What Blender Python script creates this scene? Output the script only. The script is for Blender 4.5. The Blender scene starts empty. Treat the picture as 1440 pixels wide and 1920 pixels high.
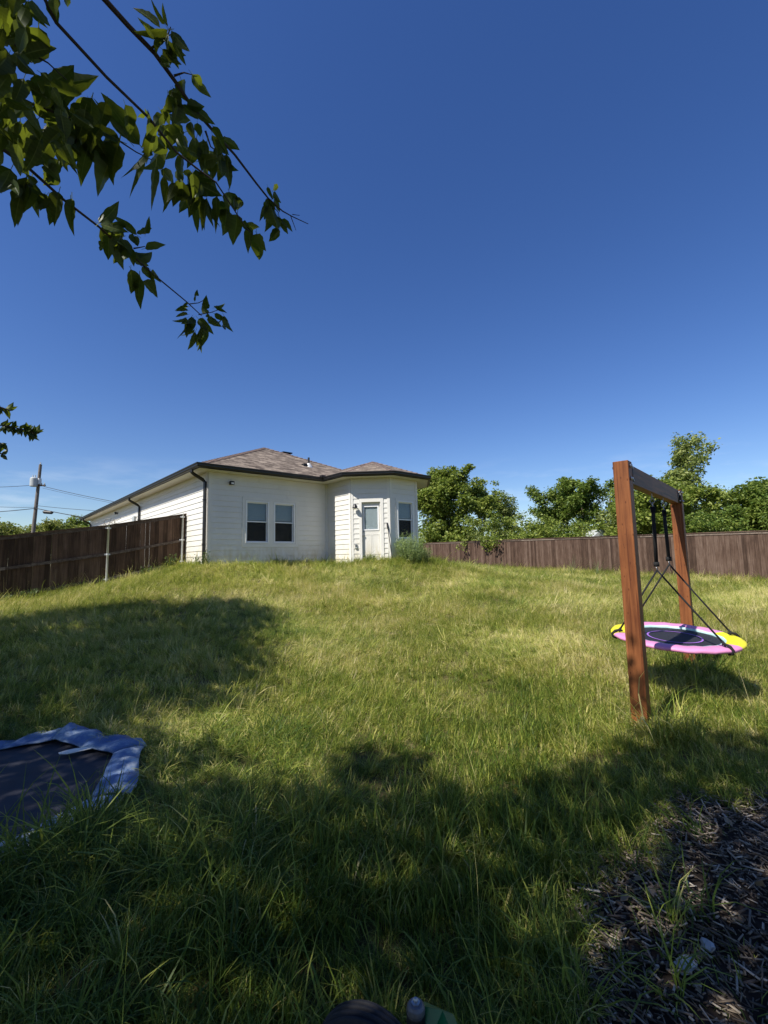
import bpy, bmesh, math, random
import numpy as np
from mathutils import Vector, Matrix
R = math.radians
random.seed(4); rng = np.random.default_rng(7)
SC = bpy.context.scene
COL = SC.collection

# ------------------------------------------------------------------ camera
F_PX, ROLL, PITCH = 860.0, 0.022, math.atan(88.7 / 860)
CAM = np.array([0.0, 0.0, 1.6])
cd = bpy.data.cameras.new('camera'); cam = bpy.data.objects.new('camera', cd); COL.objects.link(cam)
cd.sensor_fit = 'HORIZONTAL'; cd.sensor_width = 36; cd.lens = 36 * F_PX / 1440
cd.clip_start = 0.02; cd.clip_end = 3000
cam.matrix_world = Matrix.Translation(CAM) @ Matrix.Rotation(math.pi / 2 + PITCH, 4, 'X') @ Matrix.Rotation(-ROLL, 4, 'Z')
SC.camera = cam

# ------------------------------------------------------------------ light
SUN_H = np.array([-0.747, -0.665]); SUN_EL = R(48)
world = bpy.data.worlds.new('World'); SC.world = world; world.use_nodes = True
wn = world.node_tree.nodes; wl = world.node_tree.links; wn.clear()
wout = wn.new('ShaderNodeOutputWorld'); wbg = wn.new('ShaderNodeBackground')
sky = wn.new('ShaderNodeTexSky'); sky.sky_type = 'NISHITA'; sky.sun_disc = False
sky.sun_elevation = SUN_EL; sky.sun_rotation = math.atan2(SUN_H[0], SUN_H[1])
sky.altitude = 0; sky.air_density = 1.0; sky.dust_density = 0.35; sky.ozone_density = 3.0
wbg.inputs['Strength'].default_value = 0.086
# thin cirrus low above the whole horizon
tc = wn.new('ShaderNodeTexCoord'); sep = wn.new('ShaderNodeSeparateXYZ'); wl.new(tc.outputs['Generated'], sep.inputs[0])
mp = wn.new('ShaderNodeMapping'); mp.inputs['Scale'].default_value = (3.2, 3.2, 17.0); wl.new(tc.outputs['Generated'], mp.inputs[0])
cn = wn.new('ShaderNodeTexNoise'); cn.inputs['Scale'].default_value = 1.6; cn.inputs['Detail'].default_value = 7; cn.inputs['Roughness'].default_value = .6
wl.new(mp.outputs[0], cn.inputs['Vector'])
cr = wn.new('ShaderNodeMapRange'); cr.inputs['From Min'].default_value = .50; cr.inputs['From Max'].default_value = .78; wl.new(cn.outputs[0], cr.inputs['Value'])
b1 = wn.new('ShaderNodeMapRange'); b1.inputs['From Min'].default_value = .21; b1.inputs['From Max'].default_value = .06; wl.new(sep.outputs['Z'], b1.inputs['Value'])
mu = wn.new('ShaderNodeMath'); mu.operation = 'MULTIPLY'; wl.new(cr.outputs[0], mu.inputs[0]); wl.new(b1.outputs[0], mu.inputs[1])
mu2 = wn.new('ShaderNodeMath'); mu2.operation = 'MULTIPLY'; mu2.inputs[1].default_value = .75; wl.new(mu.outputs[0], mu2.inputs[0])
mx = wn.new('ShaderNodeMix'); mx.data_type = 'RGBA'; mx.inputs['B'].default_value = (7.5, 8.3, 9.3, 1)
wl.new(mu2.outputs[0], mx.inputs['Factor']); hs = wn.new('ShaderNodeHueSaturation'); hs.inputs['Hue'].default_value = .515; hs.inputs['Saturation'].default_value = 1.25; hs.inputs['Value'].default_value = 1.13
wl.new(sky.outputs[0], hs.inputs['Color']); wl.new(hs.outputs[0], mx.inputs['A'])
wl.new(mx.outputs['Result'], wbg.inputs['Color']); wl.new(wbg.outputs[0], wout.inputs[0])
sd = bpy.data.lights.new('sun', 'SUN'); sun = bpy.data.objects.new('sun', sd); COL.objects.link(sun)
sd.energy = 5.0; sd.angle = R(.53); sd.color = (1.0, .955, .87)
S3 = Vector((SUN_H[0] * math.cos(SUN_EL), SUN_H[1] * math.cos(SUN_EL), math.sin(SUN_EL))).normalized()
sun.rotation_euler = (-S3).to_track_quat('-Z', 'Y').to_euler()
vs = SC.view_settings; vs.view_transform = 'Standard'; vs.look = 'None'; vs.gamma = 1; vs.use_curve_mapping = False
vs.exposure = 0.48
SC.cycles.max_bounces = 6; SC.cycles.diffuse_bounces = 3; SC.cycles.transmission_bounces = 5
SC.cycles.transparent_max_bounces = 6; SC.cycles.glossy_bounces = 3

# ------------------------------------------------------------------ helpers
def ray(x, y):
    a, b = (x - 720) / F_PX, -(y - 960) / F_PX
    c, s = math.cos(-ROLL), math.sin(-ROLL)
    xr, yr = c * a - s * b, s * a + c * b
    cp, sp = math.cos(PITCH), math.sin(PITCH)
    return np.array([xr, cp - sp * yr, sp + cp * yr])
def at(x, y, Y):                      # the place seen at a pixel of the photo, Y metres ahead
    r = ray(x, y); return CAM + r * (Y / r[1])
def far(x, y, d):                     # same, d metres away along the sight line
    r = ray(x, y); return CAM + r / np.linalg.norm(r) * d
def proj(P):
    P = np.atleast_2d(P); w = P - CAM
    cp, sp = math.cos(PITCH), math.sin(PITCH)
    d = w[:, 1] * cp + w[:, 2] * sp; yr = -w[:, 1] * sp + w[:, 2] * cp
    dd = np.where(np.abs(d) < 1e-4, 1e-4, d)
    a, b = w[:, 0] / dd, yr / dd
    c, s = math.cos(ROLL), math.sin(ROLL)
    return 720 + F_PX * (c * a - s * b), 960 - F_PX * (s * a + c * b), d

A0 = np.array([-5.56, 14.4]); UU = np.array([.747, .665]); VV = np.array([-.665, .747])
def hnoise(X, Y):
    return .022 * np.sin(1.7 * X + .6 * Y) * np.cos(1.3 * Y - .4 * X) + .014 * np.sin(3.9 * X - 2.1 * Y + 1) * np.cos(2.7 * X + 3.1 * Y)
def H(X, Y):
    X = np.asarray(X, float); Y = np.asarray(Y, float)
    s = (X - A0[0]) * UU[0] + (Y - A0[1]) * UU[1]; w = (X - A0[0]) * VV[0] + (Y - A0[1]) * VV[1]
    def rd(x0, x1, y0, y1):
        dx = np.maximum(np.maximum(x0 - s, s - x1), 0); dy = np.maximum(np.maximum(y0 - w, w - y1), 0)
        return np.hypot(dx, dy)
    d = np.minimum(rd(0, 7.85, 0, 20), rd(4.9, 7.5, -2.4, 0) + .15)
    d = np.maximum(d - .35, 0)
    base = .033 * np.clip(Y - 3, 0, 36)
    f = np.clip((np.exp(-d / 3.7) - .05) / .95, 0, 1)
    return base + (1.5 - base) * f + hnoise(X, Y) * np.clip(d / 2, 0, 1)
def h1(x, y): return float(H(x, y))

def tag(o, label=None, cat=None, group=None, kind=None):
    if label: o['label'] = label
    if cat: o['category'] = cat
    if group: o['group'] = group
    if kind: o['kind'] = kind
    return o
def empty(name, loc, label=None, cat=None, group=None, rz=0):
    o = bpy.data.objects.new(name, None); COL.objects.link(o); o.location = loc; o.rotation_euler = (0, 0, rz)
    o.empty_display_size = .1
    return tag(o, label, cat, group)
def link(name, me, parent=None, world=True):
    """link a mesh; with world=True its coordinates are world ones even under a moved parent"""
    o = bpy.data.objects.new(name, me); COL.objects.link(o)
    if parent is not None:
        o.parent = parent
        if world: o.matrix_parent_inverse = wm(parent).inverted()
    return o
def wm(o):
    m = Matrix.LocRotScale(o.location, o.rotation_euler, o.scale)
    if o.parent: m = wm(o.parent) @ o.matrix_parent_inverse @ m
    return m

class MB:
    def __init__(s): s.v, s.f = [], []
    def add(s, vs, fs):
        n = len(s.v); s.v += [tuple(map(float, p)) for p in vs]; s.f += [tuple(i + n for i in f) for f in fs]; return s
    def box(s, c, size, rot=None):
        hx, hy, hz = [k / 2 for k in size]
        ps = [Vector((x, y, z)) for x in (-hx, hx) for y in (-hy, hy) for z in (-hz, hz)]
        if rot is not None: ps = [rot @ p for p in ps]
        return s.add([p + Vector(c) for p in ps], [(0, 1, 3, 2), (4, 6, 7, 5), (0, 4, 5, 1), (2, 3, 7, 6), (0, 2, 6, 4), (1, 5, 7, 3)])
    def span(s, a, b): return s.box([(p + q) / 2 for p, q in zip(a, b)], [abs(q - p) for p, q in zip(a, b)])
    def prism(s, prof, a, b, ex, ey):      # profile (pairs along ex, ey) swept from a to b
        a, b, ex, ey = map(lambda k: np.array(k, float), (a, b, ex, ey)); n = len(prof)
        vs = [a + p * ex + q * ey for p, q in prof] + [b + p * ex + q * ey for p, q in prof]
        return s.add(vs, [tuple(range(n))[::-1], tuple(range(n, 2 * n))] + [(i, (i + 1) % n, (i + 1) % n + n, i + n) for i in range(n)])
    def tube(s, pts, r, n=8, cap=True, phase=0):
        pts = [Vector(p) for p in pts]; m = len(pts)
        rs = [r] * m if not hasattr(r, '__len__') else r
        up = Vector((.31, .17, .93)); vs = []; prev = None
        for i, p in enumerate(pts):
            t = (pts[min(i + 1, m - 1)] - pts[max(i - 1, 0)]).normalized()
            if prev is None:
                x = t.cross(up);
                if x.length < .05: x = t.cross(Vector((1, 0, 0)))
            else: x = prev - t * prev.dot(t)
            x.normalize(); prev = x; y = t.cross(x)
            for k in range(n):
                a = 2 * math.pi * k / n + phase
                vs.append(p + (x * math.cos(a) + y * math.sin(a)) * rs[i])
        fs = [(i * n + k, i * n + (k + 1) % n, (i + 1) * n + (k + 1) % n, (i + 1) * n + k) for i in range(m - 1) for k in range(n)]
        if cap: fs += [tuple(range(n))[::-1], tuple(range((m - 1) * n, m * n))]
        return s.add(vs, fs)
    def lathe(s, prof, c, axis=(0, 0, 1), n=24):   # (r, h) pairs round an axis
        ax = Vector(axis).normalized(); q = Vector((0, 0, 1)).rotation_difference(ax); c = Vector(c); vs = []
        for r, h in prof:
            for k in range(n):
                a = 2 * math.pi * k / n; vs.append(c + q @ Vector((r * math.cos(a), r * math.sin(a), h)))
        m = len(prof)
        fs = [(i * n + k, i * n + (k + 1) % n, (i + 1) * n + (k + 1) % n, (i + 1) * n + k) for i in range(m - 1) for k in range(n)]
        return s.add(vs, fs)
    def build(s, name, mat, parent=None, smooth=False, world=True, bevel=0):
        me = bpy.data.meshes.new(name); me.from_pydata(s.v, [], s.f); me.update()
        bm = bmesh.new(); bm.from_mesh(me); bmesh.ops.recalc_face_normals(bm, faces=bm.faces)
        if bevel: bmesh.ops.bevel(bm, geom=list(bm.edges), offset=bevel, segments=1, affect='EDGES')
        bm.to_mesh(me); bm.free()
        if mat: me.materials.append(mat)
        if smooth: me.polygons.foreach_set('use_smooth', [True] * len(me.polygons))
        return link(name, me, parent, world)
def npmesh(name, V, FQ, mat, smooth=False, attrs=None):
    """V (n,3), FQ (m,k) equal-size faces"""
    me = bpy.data.meshes.new(name); V = np.asarray(V, np.float32); FQ = np.asarray(FQ, np.int32)
    m, k = FQ.shape
    me.vertices.add(len(V)); me.vertices.foreach_set('co', V.ravel())
    me.loops.add(m * k); me.loops.foreach_set('vertex_index', FQ.ravel())
    me.polygons.add(m); me.polygons.foreach_set('loop_start', np.arange(0, m * k, k, dtype=np.int32))
    if smooth: me.polygons.foreach_set('use_smooth', [True] * m)
    for nm, (dom, arr) in (attrs or {}).items():
        at_ = me.attributes.new(nm, 'FLOAT', dom); at_.data.foreach_set('value', np.asarray(arr, np.float32))
    me.update(calc_edges=True); me.validate()
    if mat: me.materials.append(mat)
    return me

# ------------------------------------------------------------------ materials
def nodes(name):
    m = bpy.data.materials.new(name); m.use_nodes = True; nt = m.node_tree
    return m, nt.nodes, nt.links, nt.nodes['Principled BSDF'], nt.nodes['Material Output']
def ramp(n, stops):
    r = n.new('ShaderNodeValToRGB'); e = r.color_ramp.elements
    while len(e) < len(stops): e.new(.5)
    for el, (p, c) in zip(e, stops): el.position = p; el.color = (*c, 1)
    return r
def coords(n, l, scale=(1, 1, 1), src='Object'):
    t = n.new('ShaderNodeTexCoord'); m = n.new('ShaderNodeMapping'); m.inputs['Scale'].default_value = scale
    l.new(t.outputs[src], m.inputs[0]); return m
def noise(n, l, vec, scale, detail=4, rough=.55):
    t = n.new('ShaderNodeTexNoise'); t.inputs['Scale'].default_value = scale; t.inputs['Detail'].default_value = detail
    t.inputs['Roughness'].default_value = rough
    if vec is not None: l.new(vec.outputs[0], t.inputs['Vector'])
    return t
def bump(n, l, h, p, strength=.3, dist=.01):
    b = n.new('ShaderNodeBump'); b.inputs['Strength'].default_value = strength; b.inputs['Distance'].default_value = dist
    l.new(h, b.inputs['Height']); l.new(b.outputs[0], p.inputs['Normal'])
def simple(name, c, rough=.6, var=.12, scale=6, metal=0, bmp=.1, spec=.4, stretch=(1, 1, 1)):
    m, n, l, p, o = nodes(name)
    v = coords(n, l, stretch); t = noise(n, l, v, scale, 5)
    r = ramp(n, [(.3, tuple(k * (1 - var) for k in c)), (.7, tuple(min(1, k * (1 + var)) for k in c))])
    l.new(t.outputs[0], r.inputs[0]); l.new(r.outputs[0], p.inputs['Base Color'])
    p.inputs['Roughness'].default_value = rough; p.inputs['Metallic'].default_value = metal
    p.inputs['Specular IOR Level'].default_value = spec
    if bmp: bump(n, l, t.outputs[0], p, bmp, .005)
    return m
def wood(name, dark, mid, light, axis, rough=.75, grain=1.0, random_amt=.5):
    """long grain along the given axis; each board differs"""
    m, n, l, p, o = nodes(name)
    sc = [28 * grain] * 3; sc[axis] = 1.6 * grain
    t = n.new('ShaderNodeTexCoord'); oi = n.new('ShaderNodeObjectInfo')
    ad = n.new('ShaderNodeVectorMath'); ad.operation = 'ADD'
    cmb = n.new('ShaderNodeMath'); cmb.operation = 'MULTIPLY'; cmb.inputs[1].default_value = 37.0
    l.new(oi.outputs['Random'], cmb.inputs[0]); l.new(t.outputs['Object'], ad.inputs[0]); l.new(cmb.outputs[0], ad.inputs[1])
    mp = n.new('ShaderNodeMapping'); mp.inputs['Scale'].default_value = sc; l.new(ad.outputs[0], mp.inputs[0])
    g = noise(n, l, mp, 1.0, 6, .65)
    w = noise(n, l, ad, 2.3, 3)
    a1 = n.new('ShaderNodeMath'); a1.operation = 'MULTIPLY_ADD'; a1.inputs[1].default_value = random_amt; a1.inputs[2].default_value = -random_amt / 2
    l.new(oi.outputs['Random'], a1.inputs[0])
    a2 = n.new('ShaderNodeMath'); a2.operation = 'ADD'; l.new(g.outputs[0], a2.inputs[0]); l.new(a1.outputs[0], a2.inputs[1])
    a3 = n.new('ShaderNodeMath'); a3.operation = 'MULTIPLY_ADD'; a3.inputs[1].default_value = .5; a3.inputs[2].default_value = -.25
    l.new(w.outputs[0], a3.inputs[0])
    a4 = n.new('ShaderNodeMath'); a4.operation = 'ADD'; l.new(a2.outputs[0], a4.inputs[0]); l.new(a3.outputs[0], a4.inputs[1])
    mp2 = n.new('ShaderNodeMapping'); sc2 = [46 * grain] * 3; sc2[axis] = .9; mp2.inputs['Scale'].default_value = sc2; l.new(ad.outputs[0], mp2.inputs[0])
    ck = noise(n, l, mp2, 1.0, 2); ckr = n.new('ShaderNodeMapRange'); ckr.inputs['From Min'].default_value = .30; ckr.inputs['From Max'].default_value = .40; ckr.inputs['To Min'].default_value = -.32; ckr.inputs['To Max'].default_value = 0
    l.new(ck.outputs[0], ckr.inputs['Value']); vo = n.new('ShaderNodeTexVoronoi'); mp3 = n.new('ShaderNodeMapping'); sc3 = [5.0] * 3; sc3[axis] = 2.2; mp3.inputs['Scale'].default_value = sc3; l.new(ad.outputs[0], mp3.inputs[0]); l.new(mp3.outputs[0], vo.inputs['Vector'])
    kr = n.new('ShaderNodeMapRange'); kr.inputs['From Min'].default_value = .07; kr.inputs['From Max'].default_value = .16; kr.inputs['To Min'].default_value = -.30; kr.inputs['To Max'].default_value = 0; l.new(vo.outputs['Distance'], kr.inputs['Value'])
    a5 = n.new('ShaderNodeMath'); a5.operation = 'ADD'; l.new(a4.outputs[0], a5.inputs[0]); l.new(ckr.outputs[0], a5.inputs[1])
    a4 = n.new('ShaderNodeMath'); a4.operation = 'ADD'; l.new(a5.outputs[0], a4.inputs[0]); l.new(kr.outputs[0], a4.inputs[1])
    r = ramp(n, [(.22, dark), (.5, mid), (.8, light)]); l.new(a4.outputs[0], r.inputs[0])
    l.new(r.outputs[0], p.inputs['Base Color']); p.inputs['Roughness'].default_value = rough
    p.inputs['Specular IOR Level'].default_value = .25
    bump(n, l, g.outputs[0], p, .35, .004)
    return m
def foliage(name, stops, attr='tint', trans=.4, tcol=(.22, .32, .03), rough=.5, inst=False, patch=0.0, spec=.35):
    m, n, l, p, o = nodes(name)
    a = n.new('ShaderNodeAttribute'); a.attribute_name = attr
    if inst: a.attribute_type = 'INSTANCER'
    fac = a.outputs['Fac']
    if inst:
        b_at = n.new('ShaderNodeAttribute'); b_at.attribute_name = 'bt'; k0 = n.new('ShaderNodeMath'); k0.operation = 'ADD'; l.new(fac, k0.inputs[0]); l.new(b_at.outputs['Fac'], k0.inputs[1]); fac = k0.outputs[0]
    if patch:
        g = n.new('ShaderNodeNewGeometry'); nz = n.new('ShaderNodeTexNoise'); nz.inputs['Scale'].default_value = .55; nz.inputs['Detail'].default_value = 3
        l.new(g.outputs['Position'], nz.inputs['Vector'])
        k = n.new('ShaderNodeMath'); k.operation = 'MULTIPLY_ADD'; k.inputs[1].default_value = patch; k.inputs[2].default_value = -patch / 2
        l.new(nz.outputs[0], k.inputs[0])
        k2 = n.new('ShaderNodeMath'); k2.operation = 'ADD'; l.new(k.outputs[0], k2.inputs[0]); l.new(fac, k2.inputs[1]); fac = k2.outputs[0]
    r = ramp(n, stops); l.new(fac, r.inputs[0]); l.new(r.outputs[0], p.inputs['Base Color'])
    p.inputs['Roughness'].default_value = rough; p.inputs['Specular IOR Level'].default_value = spec
    tr = n.new('ShaderNodeBsdfTranslucent')
    mxc = n.new('ShaderNodeMix'); mxc.data_type = 'RGBA'; mxc.blend_type = 'MIX'; mxc.inputs['Factor'].default_value = .5
    mxc.inputs['B'].default_value = (*tcol, 1); l.new(r.outputs[0], mxc.inputs['A']); l.new(mxc.outputs['Result'], tr.inputs[0])
    ms = n.new('ShaderNodeMixShader'); ms.inputs[0].default_value = trans
    l.new(p.outputs[0], ms.inputs[1]); l.new(tr.outputs[0], ms.inputs[2]); l.new(ms.outputs[0], o.inputs[0])
    return m

M = {}
M['paint'] = simple('white_siding_paint', (.71, .69, .64), .55, .05, 2.5, bmp=.05)
def dirty_paint():
    m, n, l, p, o = nodes('weathered_white_siding')
    v = coords(n, l); t = noise(n, l, v, 1.4, 6, .65)
    r = ramp(n, [(.3, (.66, .64, .585)), (.6, (.71, .69, .64))]); l.new(t.outputs[0], r.inputs[0])
    s = n.new('ShaderNodeSeparateXYZ'); tc = n.new('ShaderNodeTexCoord'); l.new(tc.outputs['Object'], s.inputs[0])
    mr = n.new('ShaderNodeMapRange'); mr.inputs['From Min'].default_value = 2.35; mr.inputs['From Max'].default_value = 1.55
    l.new(s.outputs['Z'], mr.inputs['Value'])
    t2 = noise(n, l, coords(n, l, (2.5, 2.5, 1)), 3, 5); mr2 = n.new('ShaderNodeMapRange'); mr2.inputs['From Min'].default_value = .38; mr2.inputs['From Max'].default_value = .72
    l.new(t2.outputs[0], mr2.inputs['Value'])
    k = n.new('ShaderNodeMath'); k.operation = 'MULTIPLY'; l.new(mr.outputs[0], k.inputs[0]); l.new(mr2.outputs[0], k.inputs[1])
    mx = n.new('ShaderNodeMix'); mx.data_type = 'RGBA'; mx.inputs['B'].default_value = (.52, .44, .27, 1)
    l.new(k.outputs[0], mx.inputs['Factor']); l.new(r.outputs[0], mx.inputs['A']); l.new(mx.outputs['Result'], p.inputs['Base Color'])
    p.inputs['Roughness'].default_value = .5; bump(n, l, t.outputs[0], p, .06, .004)
    return m
M['siding'] = dirty_paint()
M['soffit'] = simple('soffit_grass_bounce_cream', (.62, .58, .48), .6, .05, 3)  # yellowish bounce light off the grass is put into this cream
M['black_metal'] = simple('black_gutter_metal', (.013, .012, .012), .42, .25, 8, bmp=.03, spec=.5)
M['vinyl'] = simple('white_window_vinyl', (.80, .80, .80), .35, .03, 5, bmp=.02)
M['blind'] = simple('pale_blind_slats', (.44, .47, .50), .6, .06, 5)
M['dark_room'] = simple('dim_interior', (.05, .05, .055), .9, .2, 3)
def glass():
    m, n, l, p, o = nodes('window_glass')
    v = coords(n, l); t = noise(n, l, v, 1.3, 2)
    gl = n.new('ShaderNodeBsdfGlossy'); gl.inputs['Roughness'].default_value = .015; gl.inputs['Color'].default_value = (.9, .93, .95, 1)
    tr = n.new('ShaderNodeBsdfTransparent'); tr.inputs['Color'].default_value = (.78, .82, .83, 1)
    fr = n.new('ShaderNodeFresnel'); ge = n.new('ShaderNodeNewGeometry'); mi_ = n.new('ShaderNodeMix'); mi_.data_type = 'FLOAT'
    mi_.inputs['A'].default_value = 1.5; mi_.inputs['B'].default_value = 1 / 1.5; l.new(ge.outputs['Backfacing'], mi_.inputs['Factor']); l.new(mi_.outputs['Result'], fr.inputs['IOR'])
    b = n.new('ShaderNodeBump'); b.inputs['Strength'].default_value = .02; b.inputs['Distance'].default_value = .02
    l.new(t.outputs[0], b.inputs['Height']); l.new(b.outputs[0], gl.inputs['Normal'])
    ms = n.new('ShaderNodeMixShader'); l.new(fr.outputs[0], ms.inputs[0]); l.new(tr.outputs[0], ms.inputs[1]); l.new(gl.outputs[0], ms.inputs[2])
    l.new(ms.outputs[0], o.inputs[0]); return m
M['glass'] = glass()
def screen():
    m, n, l, p, o = nodes('black_insect_mesh'); p.inputs['Base Color'].default_value = (.012, .012, .013, 1); p.inputs['Roughness'].default_value = .8
    tr = n.new('ShaderNodeBsdfTransparent'); ms = n.new('ShaderNodeMixShader'); ms.inputs[0].default_value = .5
    l.new(tr.outputs[0], ms.inputs[1]); l.new(p.outputs[0], ms.inputs[2]); l.new(ms.outputs[0], o.inputs[0]); return m
M['screen'] = screen()
def shingle():
    m, n, l, p, o = nodes('brown_asphalt_shingle')
    t = n.new('ShaderNodeTexCoord'); br = n.new('ShaderNodeTexBrick')
    br.inputs['Scale'].default_value = 1; br.inputs['Brick Width'].default_value = .30; br.inputs['Row Height'].default_value = .14
    br.inputs['Mortar Size'].default_value = .006; br.inputs['Mortar Smooth'].default_value = .3; br.inputs['Bias'].default_value = 0
    br.inputs['Color1'].default_value = (.295, .25, .205, 1); br.inputs['Color2'].default_value = (.105, .087, .072, 1); br.inputs['Mortar'].default_value = (.05, .038, .034, 1)
    br.offset = .37; l.new(t.outputs['UV'], br.inputs['Vector'])
    nz = n.new('ShaderNodeTexNoise'); nz.inputs['Scale'].default_value = 3.5; nz.inputs['Detail'].default_value = 6; l.new(t.outputs['UV'], nz.inputs['Vector'])
    r = ramp(n, [(.3, (.62, .58, .56)), (.7, (1.3, 1.25, 1.2))]); l.new(nz.outputs[0], r.inputs[0])
    mx = n.new('ShaderNodeMix'); mx.data_type = 'RGBA'; mx.blend_type = 'MULTIPLY'; mx.inputs['Factor'].default_value = 1
    l.new(br.outputs['Color'], mx.inputs['A']); l.new(r.outputs[0], mx.inputs['B']); l.new(mx.outputs['Result'], p.inputs['Base Color'])
    p.inputs['Roughness'].default_value = .9; p.inputs['Specular IOR Level'].default_value = .15
    bump(n, l, br.outputs['Fac'], p, -.5, .02); return m
M['shingle'] = shingle()
M['ridge'] = simple('ridge_shingle', (.19, .14, .12), .9, .35, 9, spec=.15)
M['fence'] = wood('weathered_brown_fence', (.042, .024, .016), (.088, .053, .037), (.155, .106, .080), 2, .8, 1.0, .42)
M['fence_dark'] = wood('dark_stained_fence', (.044, .025, .015), (.095, .055, .034), (.165, .10, .066), 2, .8, 1.0, .45)
M['rail'] = wood('grey_brown_rail', (.07, .05, .04), (.16, .12, .095), (.26, .21, .17), 0, .8, .6)
M['cedar'] = wood('orange_brown_stained_timber', (.10, .029, .010), (.215, .075, .025), (.32, .13, .05), 2, .55, .9, .15)
M['cedar_h'] = wood('dark_stained_beam', (.05, .016, .005), (.165, .056, .016), (.28, .105, .034), 0, .55, .9, .15)
M['galv'] = simple('galvanised_steel', (.60, .61, .61), .42, .10, 14, metal=.15, bmp=.05)
M['steel'] = simple('dull_bolt_steel', (.35, .35, .36), .35, .15, 30, metal=.9)
M['black_plastic'] = simple('black_plastic', (.015, .015, .016), .5, .2, 12)
M['strap'] = simple('black_webbing', (.010, .010, .011), .85, .3, 60, bmp=.3)
M['mat'] = simple('black_swing_mesh', (.016, .017, .024), .75, .2, 90, bmp=.25)
M['tramp_mat'] = simple('faded_black_trampoline_mesh', (.020, .021, .030), .7, .35, 5, bmp=.1)
M['pole'] = wood('grey_utility_pole', (.07, .055, .047), (.12, .10, .088), (.19, .165, .145), 2, .85, .5)
M['bark'] = simple('grey_brown_bark', (.16, .125, .095), .9, .4, 9, bmp=.8, stretch=(1, 1, .3))
M['twig'] = simple('dark_twig_bark', (.055, .04, .034), .8, .3, 20, bmp=.3)
M['wire'] = simple('black_cable', (.03, .03, .033), .6, .2, 5, bmp=0)
M['grey_can'] = simple('grey_transformer_paint', (.42, .44, .44), .45, .06, 6)
M['tyre'] = simple('black_rubber', (.017, .017, .02), .75, .3, 20, bmp=.2)
M['green_paint'] = simple('mower_green_paint', (.008, .11, .038), .4, .12, 12, bmp=.05, spec=.5)
M['paper'] = simple('scrap_paper', (.74, .72, .66), .8, .12, 9, bmp=.2)
M['stone'] = simple('pale_limestone', (.42, .41, .40), .9, .25, 8, bmp=.6)

# ------------------------------------------------------------------ ground
def mulch_edge(X, Y):
    """>0 inside the bed of wood mulch at the right front"""
    px = np.array([.35, .58, .74, 1.09, 1.69, 2.15, 2.6, 3.3, 5.0]); py = np.array([1.2, 1.75, 2.0, 2.44, 2.99, 3.12, 3.3, 3.55, 3.8])
    lim = np.interp(X, px, py, left=-50) + .10 * np.sin(7 * X + 1) + .06 * np.sin(17 * X)
    return lim - Y
def grid_axis(lo, hi, step, ext):
    a = np.arange(lo, hi + step / 2, step); e = np.array(ext, float)
    return np.concatenate([(lo - e)[::-1], a, hi + e])
gx = grid_axis(-20, 22, .3, [1, 3, 7, 15, 30, 60, 120, 300, 700, 1500]); gy = grid_axis(-4, 42, .3, [1, 3, 7, 15, 30, 60, 120, 300, 700, 1500])
GX, GY = np.meshgrid(gx, gy); GZ = H(GX, GY)
V = np.stack([GX, GY, GZ], -1).reshape(-1, 3); nx, ny = len(gx), len(gy)
ii = np.arange(nx * ny).reshape(ny, nx)
FQ = np.stack([ii[:-1, :-1], ii[:-1, 1:], ii[1:, 1:], ii[1:, :-1]], -1).reshape(-1, 4)
def soil():
    m, n, l, p, o = nodes('lawn_soil')
    v = coords(n, l); t = noise(n, l, v, .6, 6); t2 = noise(n, l, v, 14, 5, .7)
    r = ramp(n, [(.35, (.055, .055, .020)), (.5, (.11, .095, .040)), (.68, (.20, .16, .085))])
    a = n.new('ShaderNodeMath'); a.operation = 'MULTIPLY_ADD'; a.inputs[1].default_value = .5; l.new(t2.outputs[0], a.inputs[0])
    k = n.new('ShaderNodeMath'); k.operation = 'MULTIPLY'; k.inputs[1].default_value = .5; l.new(t.outputs[0], k.inputs[0]); l.new(k.outputs[0], a.inputs[2])
    l.new(a.outputs[0], r.inputs[0]); l.new(r.outputs[0], p.inputs['Base Color']); p.inputs['Roughness'].default_value = 1; p.inputs['Specular IOR Level'].default_value = .1
    bump(n, l, t2.outputs[0], p, .8, .03); return m
ground = link('ground', npmesh('ground', V, FQ, soil(), True)); tag(ground, kind='structure')
# mulch bed: a dark sheet a little above the soil
mx_, my_ = np.meshgrid(np.arange(.35, 6.0, .07), np.arange(-.6, 3.9, .07)); inside = mulch_edge(mx_, my_) > 0
MV = np.stack([mx_, my_, H(mx_, my_) + .012 + .012 * np.sin(9 * mx_) * np.sin(8 * my_ + 2)], -1).reshape(-1, 3)
mi = np.arange(mx_.size).reshape(mx_.shape)
mq = np.stack([mi[:-1, :-1], mi[:-1, 1:], mi[1:, 1:], mi[1:, :-1]], -1)[(inside[:-1, :-1] & inside[1:, 1:] & inside[:-1, 1:] & inside[1:, :-1])]
M['mulch_base'] = simple('dark_mulch_dust', (.035, .027, .022), 1, .5, 25, bmp=1, spec=.1)
tag(link('mulch_bed', npmesh('mulch_bed', MV, mq, M['mulch_base'], True)), kind='structure')

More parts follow.
